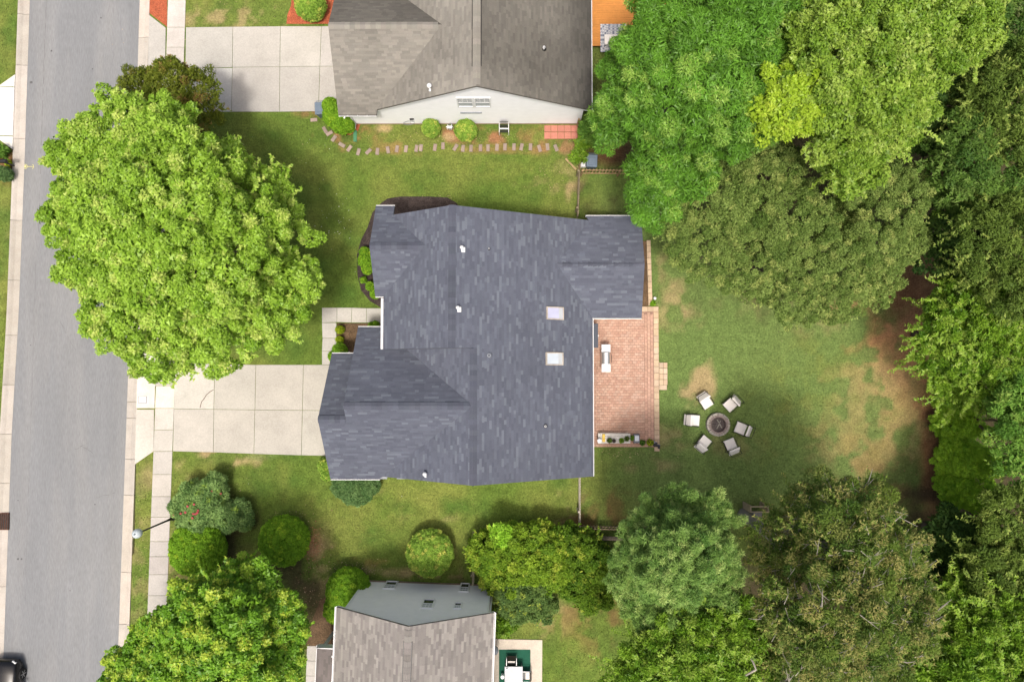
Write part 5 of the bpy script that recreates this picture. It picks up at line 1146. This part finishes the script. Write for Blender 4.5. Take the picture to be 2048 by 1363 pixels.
# ------------------------------------------------------------------ barbecue, bench, pots
gr = empty('barbecue_grill', (*PX(1212, 716, .9), .11)); tag(gr, 'stainless steel barbecue grill with lid closed on the patio', 'grill')
m = MB(); m.box(-.25, .23, -.34, .34, .12, .86); m.build('cabinet', M['silver'], gr)
for s in (-1, 1):
    m = MB(); m.obox(T(-.01, s * .575, .88), .52, .46, .05, bev=.01); m.build('side_shelf', M['vent'], gr)
m = MB(); prof = [(-.26, .86)] + [(-.26 + .245 - .245 * math.cos(t_), .86 + .25 * math.sin(t_)) for t_ in np.linspace(0.1, 2.9, 9)] + [(.23, .86)]
vs = [(x, -.345, z) for x, z in prof] + [(x, .345, z) for x, z in prof]; k = len(prof); m.add(vs, [tuple(range(k)), tuple(range(2 * k - 1, k - 1, -1))] + [(i, k + i, k + (i + 1) % k, (i + 1) % k) for i in range(k)]); m.build('lid', M['silver'], gr, smooth=False)
m = MB(); m.tube([(.25, -.27, .98), (.29, -.25, .98), (.29, .25, .98), (.25, .27, .98)], .016, 6); m.build('handle', M['dmetal'], gr)
for sx in (-.2, .18):
    for sy in (-.3, .3):
        m = MB(); m.lathe((sx, sy, 0), [(.05, 0), (.05, .1), (.03, .12)], 8); m.build('wheel', M['tyre'], gr)
ch_ = empty('storage_chest', (*PX(1190, 671, 1.0), .11)); tag(ch_, 'slate-grey slim storage chest against the house wall on the patio', 'storage chest')
m = MB(); m.box(-.22, .14, -.68, .68, 0, .92); m.build('body', M['greymetal'], ch_); m = MB(); m.obox(T(-.04, 0, .96), .42, 1.42, .08, bev=.02); m.build('lid', M['roofdeck'], ch_); m = MB(); m.obox(T(.19, 0, .9), .03, .12, .05); m.build('latch', M['white'], ch_)

bn = empty('potting_bench', (*PX(1228, 876, .4), .075)); tag(bn, 'low whitewashed plank bench crowded with pots at the patio edge', 'bench')
for i in range(4):
    m = MB(); m.box(-.95, .95, -.29 + i * .145, -.29 + i * .145 + .135, .40, .43, (.66, .64, .60)); m.build('plank', M['wood'], bn)
m = MB(); m.box(-.95, .80, .30, .33, .43, .52, (.45, .42, .38)); m.build('back_rail', M['wood'], bn)
for sx in (-.88, .88):
    for sy in (-.24, .24):
        m = MB(); m.box(sx - .04, sx + .04, sy - .04, sy + .04, 0, .398, (.42, .40, .36)); m.build('leg', M['wood'], bn)
def pot(px, py, z, r_, h, mat, label, plant=None, name='flower_pot', cat='pot'):
    q = P(px, py, z + h); o = empty(name, (q.x, q.y, z)); tag(o, label, cat)
    m = MB(); m.lathe((0, 0, 0), [(r_ * .7, 0), (r_, h), (r_ * 1.05, h), (r_ * 1.05, h - .01), (r_ * .9, h - .012), (r_ * .85, h - .05)], 14); m.build('pot', M[mat], o, smooth=False)
    m = MB(); m.lathe((0, 0, 0), [(r_ * .84, h - .08), (r_ * .84, h - .045), (.01, h - .04)], 12); m.build('soil', M['mulch'], o)
    if plant:
        K = KIND[plant]; r = np.random.default_rng(int(px)); n = 60; dv = r.normal(size=(n, 3)); dv[:, 2] = abs(dv[:, 2]); dv /= np.linalg.norm(dv, axis=1, keepdims=True)
        parts = [leafmesh(np.array((0, 0, h)) + dv * r_ * .9, dv, 4, .09, .05, .4, 0, K['A'], K['B'], r.random(n), 5, .5)]; leafobj('plant', parts, M['leafmatt'], o)
    return o
zb = .507
pot(1219, 880, zb, .13, .16, 'greypot', 'grey bowl pot with olive plant on the bench, next to the yellow tray', 'olive')
pot(1228, 881, zb, .12, .16, 'greypot', 'empty dark grey pot in the middle of the bench')
pot(1243, 881, zb, .12, .14, 'greypot', 'pot overflowing with bright green leaves on the bench', 'bright')
pot(1254, 877, zb, .13, .16, 'terracotta', 'clay pot with pale spiky plant at the right end of the bench', 'olive')
pot(1263, 875, .08, .14, .3, 'greypot', 'dark pot with upright green plant between bench and cooler', 'bright')
pot(1285, 885, .08, .17, .26, 'terracotta', 'dark round pot with green and white leaves right of the cooler', 'mid')
pot(1300, 884, .08, .20, .26, 'terracotta', 'wide brown pot with yellow-green plant at the patio corner', 'lime')
q = P(1199, 881, .75); o = empty('bucket', (q.x, q.y, zb)); tag(o, 'white round bucket at the left end of the bench', 'bucket'); m = MB(); m.lathe((0, 0, 0), [(.11, 0), (.13, .26), (.135, .27), (.12, .275), (.01, .28)], 16); m.build('body', M['white'], o); m = MB(); m.tube([(-.13, 0, .25), (-.05, .12, .28), (.05, .12, .28), (.13, 0, .25)], .006, 5); m.build('handle', M['dmetal'], o)
q = P(1208, 876, .7); m = MB(); 
for i in range(5): m.obox(T(0, -.18 + i * .09, .03 + .03 * math.sin(i * 2.), .1 * math.sin(i)), .17, .10, .04, bev=.012)
o = m.build('yellow_tray', M['yellowfab']); o.location = (q.x, q.y, zb); tag(o, 'crumpled yellow plastic tray on the bench beside the white bucket', 'tray')
q = P(1274, 877, .5); co = empty('cooler', (q.x, q.y, .08)); tag(co, 'grey cooler with pale lid between the bench and the round pots', 'cooler')
m = MB(); m.obox(T(0, 0, .2), .32, .52, .4, bev=.03); m.build('body', M['greymetal'], co); m = MB(); m.obox(T(.0, .03, .42), .24, .30, .04, bev=.012); m.build('lid', M['bluewhite'], co); m = MB(); m.tube([(-.1, -.2, .40), (0, -.24, .46), (.1, -.2, .40)], .012, 5); m.build('handle', M['dmetal'], co)
q = P(1313, 890, .3); m = MB(); rd = random.Random(8)
for i in range(9): m.obox(T(rd.uniform(-.16, .16), rd.uniform(-.16, .16), rd.uniform(.08, .3), rd.uniform(0, 3), rd.uniform(-.5, .5), rd.uniform(-.5, .5)), .22, .12, .06, (.05, .05, .055) if i % 3 else (.35, .35, .36), bev=.02)
m.obox(T(0, 0, .06), .26, .26, .12, (.06, .06, .06), bev=.03)
o = m.build('black_bundle', M['rug']); o.location = (q.x, q.y, 0); tag(o, 'crumpled black and grey bundle at the lower patio corner', 'bundle')
q = P(1310, 596, .2); m = MB(); m.lathe((0, 0, 0), [(.02, 0), (.02, .12), (.09, .14), (.10, .19), (.05, .24), (.01, .26)], 10); o = m.build('garden_light', M['white'], smooth=True); o.location = (q.x, q.y, 0); tag(o, 'small white garden ornament by the tan edging wall', 'garden light')

# ------------------------------------------------------------------ bins and things by the white house
def bin_(px, py, rz, label, h=1.05):
    q = P(px, py, h); o = empty('wheeled_bin', (q.x, q.y, 0), rz); tag(o, label, 'bin', 'blue-grey wheeled bins')
    m = MB(); v = []
    for z, a, b_ in ((.06, .24, .27), (h - .08, .30, .34)): v += [(-a, -b_, z), (a, -b_, z), (a, b_, z), (-a, b_, z)]
    m.add(v, [(3, 2, 1, 0), (4, 5, 6, 7), (0, 1, 5, 4), (1, 2, 6, 5), (2, 3, 7, 6), (3, 0, 4, 7)]); m.build('body', M['greyplastic'], o)
    m = MB(); m.obox(T(0, 0, h - .04), .64, .74, .08, bev=.05); m.build('lid', M['greyplastic'], o)
    m = MB(); m.obox(T(0, -.05, h + .01), .40, .44, .05, bev=.02); m.build('lid_panel', M['greyplastic'], o)
    for s in (-1, 1):
        m = MB(); m.lathe((0, 0, 0), [(.1, -.025), (.1, .025)], 12, M=Matrix.Rotation(math.pi / 2, 3, 'Y')); w_ = m.build('wheel', M['tyre'], o); w_.location = (s * .27, .3, .1)
    m = MB(); m.tube([(-.22, .36, h - .1), (-.22, .44, h - .05), (.22, .44, h - .05), (.22, .36, h - .1)], .018, 6); m.build('handle', M['greyplastic'], o)
bin_(640, 216, .05, 'blue-grey wheeled bin at the end of the neighbour driveway'); bin_(1184, 321, -.05, 'blue-grey wheeled bin behind the picket fence corner')
q = P(1166, 328, .3); m = MB(); m.obox(T(0, 0, .15), .34, .30, .3, bev=.05); m.obox(T(-.16, .12, .1), .18, .2, .2, bev=.04); o = m.build('white_crate', M['vent']); o.location = (q.x, q.y, 0); tag(o, 'small white crate beside the grey bin at the fence corner', 'crate')
bk = empty('bicycle', (*PX(834, 243, .4), 0), .15); tag(bk, 'thin-framed white bicycle leaning on the white gable wall', 'bicycle')
for s in (-1, 1):
    m = MB(); m.tube([(s * .5 + .33 * math.cos(t_), .0, .34 + .33 * math.sin(t_)) for t_ in np.linspace(0, 6.283, 19)], .014, 5, cap=False); m.build('wheel', M['greymetal'], bk)
for nm, pts_ in (('frame', [(-.5, 0, .34), (-.1, 0, .3), (.35, 0, .8), (-.2, 0, .82), (-.5, 0, .34)]), ('fork', [(.5, 0, .34), (.36, 0, .9)]), ('handlebar', [(.36, -.25, .95), (.36, .25, .95)]), ('seat_post', [(-.1, 0, .3), (-.22, 0, .95)])):
    m = MB(); m.tube(pts_, .018, 6); m.build(nm, M['vent'], bk)
m = MB(); m.obox(T(-.24, 0, .97), .25, .12, .05, bev=.02); m.build('saddle', M['dmetal'], bk)
hr = empty('hose_reel', (*PX(899, 254, .3), 0)); tag(hr, 'grey and white hose reel between the two round wall shrubs', 'hose reel')
m = MB(); m.tube([(-.2, 0, .02), (-.2, 0, .35), (.2, 0, .35), (.2, 0, .02)], .02, 6); m.build('stand', M['white'], hr)
m = MB(); m.lathe((0, 0, 0), [(.16, -.14), (.16, -.12), (.09, -.11), (.09, .11), (.16, .12), (.16, .14)], 14, M=Matrix.Rotation(math.pi / 2, 3, 'Y')); w_ = m.build('drum', M['vent'], hr); w_.location = (0, 0, .28)
m = MB(); m.tube([(.05 + .12 * math.cos(t_), .05 + .2 * math.sin(t_), .2 + t_ * .004) for t_ in np.linspace(0, 15, 40)], .013, 5); m.build('hose', M['greymetal'], hr)
# dark metal armchair with pale straps
ac = empty('metal_armchair', (*PX(1008, 257, .4), 0), math.pi); tag(ac, 'dark metal garden armchair with pale cushions by the white gable wall', 'chair')
for s in (-1, 1):
    m = MB(); m.tube([(s * .28, .28, 0), (s * .28, .28, .6), (s * .28, -.25, .6), (s * .28, -.28, 0)], .022, 6); m.build('arm_frame', M['vent'], ac)
for i in range(5):
    m = MB(); m.box(-.25, .25, -.22 + i * .1, -.15 + i * .1, .40, .42); m.build('slat', M['vent'] if i == 2 else M['dmetal'], ac)
m = MB(); m.obox(T(0, -.30, .68) @ Matrix.Rotation(math.radians(75), 4, 'X'), .5, .5, .03, bev=.01); m.build('backrest', M['dmetal'], ac)

# ------------------------------------------------------------------ street lamp
q = P(347, 1035); lp = empty('street_lamp', q); tag(lp, 'black lamp post with pale globe head beside the flowering bush', 'street lamp')
m = MB(); m.lathe((0, 0, 0), [(.16, 0), (.16, .1), (.1, .18), (.075, .5), (.07, .7), (.055, .75), (.045, 3.85), (.07, 3.87), (.08, 3.95)], 12); m.build('post', M['lampmetal'], lp, smooth=True)
m = MB(); m.lathe((0, 0, 0), [(.09, 3.95), (.17, 4.02), (.235, 4.15), (.26, 4.28), (.235, 4.42), (.15, 4.52), (.06, 4.56)], 16); m.build('globe', M['globe'], lp, smooth=True)
m = MB(); m.lathe((0, 0, 0), [(.06, 4.55), (.05, 4.6), (.02, 4.66), (.005, 4.7)], 10); m.build('finial', M['globe'], lp)

# ------------------------------------------------------------------ mailbox across the street
q = P(6, 322, 1.1); mb = empty('mailbox', (q.x, q.y, 0)); tag(mb, 'black post mailbox at the kerb across the street', 'mailbox')
m = MB(); pr = [(-.1, 1.0), (-.1, 1.14)] + [(-.1 * math.cos(t_), 1.14 + .1 * math.sin(t_)) for t_ in np.linspace(.3, 2.84, 6)] + [(.1, 1.14), (.1, 1.0)]
k = len(pr); m.add([(-.3, y, z) for y, z in pr] + [(.22, y, z) for y, z in pr], [tuple(range(k)), tuple(range(2 * k - 1, k - 1, -1))] + [(i, (i + 1) % k, k + (i + 1) % k, k + i) for i in range(k)]); m.build('box', M['lampmetal'], mb)
m = MB(); m.box(-.1, -.02, -.04, .04, 0, .998); m.build('post', M['lampmetal'], mb); m = MB(); m.box(-.1, .0, .102, .11, 1.1, 1.22); m.build('flag', M['redlens'], mb)

# ------------------------------------------------------------------ parked car (mostly below the frame)
car = empty('parked_car', (*PX(18, 1392), -.07), math.radians(-1.5)); tag(car, 'black car parked at the kerb in the bottom left corner', 'car')
def loft(secs, mat, name, parent, smooth=True):
    m = MB(); k = len(secs[0]); vs = [p for s in secs for p in s]
    fs = [(i * k + j, i * k + (j + 1) % k, (i + 1) * k + (j + 1) % k, (i + 1) * k + j) for i in range(len(secs) - 1) for j in range(k)]
    fs += [tuple(range(k - 1, -1, -1)), tuple((len(secs) - 1) * k + j for j in range(k))]; m.add(vs, fs); return m.build(name, mat, parent, smooth=smooth)
def sec(y, hw_, z0, z1, rnd=.18):
    return [(-hw_, y, z0), (-hw_ - .0, y, (z0 + z1) / 2), (-hw_ + .04, y, z1 - rnd * .6), (-hw_ + rnd, y, z1 - .02), (0, y, z1 + .02), (hw_ - rnd, y, z1 - .02), (hw_ - .04, y, z1 - rnd * .6), (hw_, y, (z0 + z1) / 2), (hw_, y, z0)]
body = loft([sec(2.36, .48, .42, .66), sec(2.28, .70, .32, .80), sec(2.05, .84, .25, .90), sec(1.6, .89, .22, .95), sec(.9, .905, .22, 1.0), sec(-.9, .905, .22, 1.02), sec(-1.7, .89, .22, 1.0), sec(-2.1, .85, .25, .95), sec(-2.3, .75, .35, .85), sec(-2.36, .55, .42, .7)], M['carpaint'], 'body', car)
loft([sec(1.05, .72, .98, 1.02, .1), sec(.45, .66, .98, 1.36, .14), sec(-.2, .64, .98, 1.45, .14), sec(-.9, .64, .98, 1.42, .14), sec(-1.55, .68, .98, 1.05, .1)], M['carglass'], 'cabin_glass', car)
m = MB(); m.obox(T(0, -.25, 1.455), 1.14, 1.15, .03, bev=.012); m.build('roof', M['carpaint'], car)
for s in (-1, 1):
    for y in (1.45, -1.45):
        w_ = empty('wheel', (s * .84, y, .33), 0, car); RY = Matrix.Rotation(math.pi / 2, 3, 'Y')
        m = MB(); m.lathe((0, 0, 0), [(.22, -.11), (.31, -.11), (.335, -.07), (.335, .07), (.31, .11), (.22, .11)], 22, M=RY); m.build('tyre', M['tyre'], w_, smooth=False)
        m = MB(); m.lathe((0, 0, 0), [(.05, -.125), (.05, .125)], 10, M=RY)
        for k in range(6):
            a = k * math.pi / 3; m.obox(Matrix.Rotation(a, 4, 'X') @ T(s * .105, 0, .13), .03, .05, .2)
        m.build('rim', M['rim'], w_)
    m = MB(); m.obox(T(s * .60, 2.235, .70, s * -.5), .26, .12, .12, bev=.03); m.build('headlight', M['vent'], car)
    m = MB(); m.obox(T(s * .60, -2.27, .78), .26, .1, .12, bev=.03); m.build('tail_light', M['redlens'], car)
    m = MB(); m.obox(T(s * .98, .75, 1.02), .17, .10, .11, bev=.03); m.build('mirror', M['carpaint'], car)

# ------------------------------------------------------------------ small patio of the bottom house
sp = empty('small_patio'); sp['kind'] = 'structure'
slabs(sp, [[(985, 1276), (1085, 1278), (1084, 1420), (980, 1420)]], (.53, .46, .385), z=.05)
m = MB(); q0, q1 = P(998, 1298, .06), P(1061, 1400, .06); m.box(q0.x, q1.x, q1.y, q0.y, .052, .064); o = m.build('green_carpet', M['greenrug']); tag(o, 'dark green outdoor carpet on the small concrete patio', 'carpet')
q0 = P(1009, 1332, .78); tb = empty('dining_table', (q0.x + .53, q0.y - .75, .066)); tag(tb, 'pale grey rectangular dining table on the green carpet', 'table')
m = MB(); m.obox(T(0, 0, .70), 1.05, 1.5, .04, bev=.01); m.build('tabletop', pm('table_grey', (.50, .51, .54), .5, .05), tb)
for sx in (-.46, .46):
    for sy in (-.68, .68):
        m = MB(); m.box(sx - .03, sx + .03, sy - .03, sy + .03, 0, .678); m.build('leg', M['greymetal'], tb)
def dchair(px, py, face, label):
    q = P(px, py, .5); o = empty('patio_chair', (q.x, q.y, .066), math.radians(face + 90)); tag(o, label, 'chair', 'patio chairs on the green carpet')
    m = MB(); m.obox(T(0, 0, .40), .50, .48, .05, bev=.01); m.build('seat', M['dmetal'], o)
    m = MB(); m.obox(T(0, .1, .45), .42, .26, .08, bev=.03); m.build('cushion', M['cushion'], o)
    m = MB(); m.obox(T(0, .27, .68) @ Matrix.Rotation(math.radians(-78), 4, 'X'), .50, .5, .03, bev=.01); m.build('backrest', M['dmetal'], o)
    for s in (-1, 1):
        m = MB(); m.tube([(s * .29, .26, 0), (s * .29, .26, .62), (s * .29, -.24, .62), (s * .29, -.24, 0)], .02, 6); m.build('arm_frame', M['silver'], o)
dchair(1023, 1322, -90, 'metal patio chair at the head of the grey table'); dchair(1052, 1350, 180, 'patio chair at the right side of the grey table')
q = P(1014, 1337, .8); m = MB(); m.lathe((0, 0, 0), [(.10, 0), (.11, .02), (.06, .03), (.055, .12), (.06, .13), (.01, .13)], 14); o = m.build('candle_holder', M['white']); o.location = (q.x, q.y, .788); tag(o, 'white candle holder on the corner of the grey table', 'candle')
q = P(1005, 1352, .4); m = MB(); m.lathe((0, 0, 0), [(.07, 0), (.04, .05), (.04, .35), (.11, .4), (.11, .43), (.01, .44)], 14); o = m.build('side_stand', M['white']); o.location = (q.x, q.y, .066); tag(o, 'small round white stand beside the grey table', 'stand')
q = P(987, 1300, .8); o = empty('kettle_grill', (q.x, q.y, .05)); tag(o, 'dark kettle grill half hidden under the gutter by the small patio', 'grill')
m = MB(); m.lathe((0, 0, 0), [(.05, .45), (.22, .55), (.29, .7), (.29, .74), (.22, .88), (.08, .96), (.01, .97)], 18); m.build('bowl', M['greymetal'], o, smooth=True)
for k in range(3):
    m = MB(); m.tube([(.2 * math.cos(k * 2.1), .2 * math.sin(k * 2.1), .6), (.27 * math.cos(k * 2.1), .27 * math.sin(k * 2.1), 0)], .012, 5); m.build('leg', M['dmetal'], o)
m = MB(); q = [P(991, 1224), P(1000, 1230), P(1003, 1238), P(991, 1250)]; m.prism([(p.x, p.y) for p in q], -.05, .04, (.36, .33, .30)); m.build('paving', M['concrete'], kind='structure')
# swing frame glimpsed under the brownish tree
q = P(1520, 1018, 1.5); o = empty('swing_frame', (q.x, q.y, 0)); tag(o, 'wooden frame glimpsed at the upper left edge of the brownish tree', 'swing frame')
for yy in (-.15, .15):
    m = MB(); m.box(-.55, .55, yy - .03, yy + .03, 1.42 + yy * .02, 1.5, (.40, .32, .20)); m.build('beam', M['wood'], o)
for sx in (-.5, .5):
    m = MB(); m.box(sx - .04, sx + .04, -.2, .2, 0, 1.41, (.36, .29, .19)); m.build('post', M['wood'], o)
m = MB(); m.box(-.45, .45, -.75, -.3, .4, .44, (.15, .145, .14)); m.build('seat', M['wood'], o)

grass_blades()
litter()
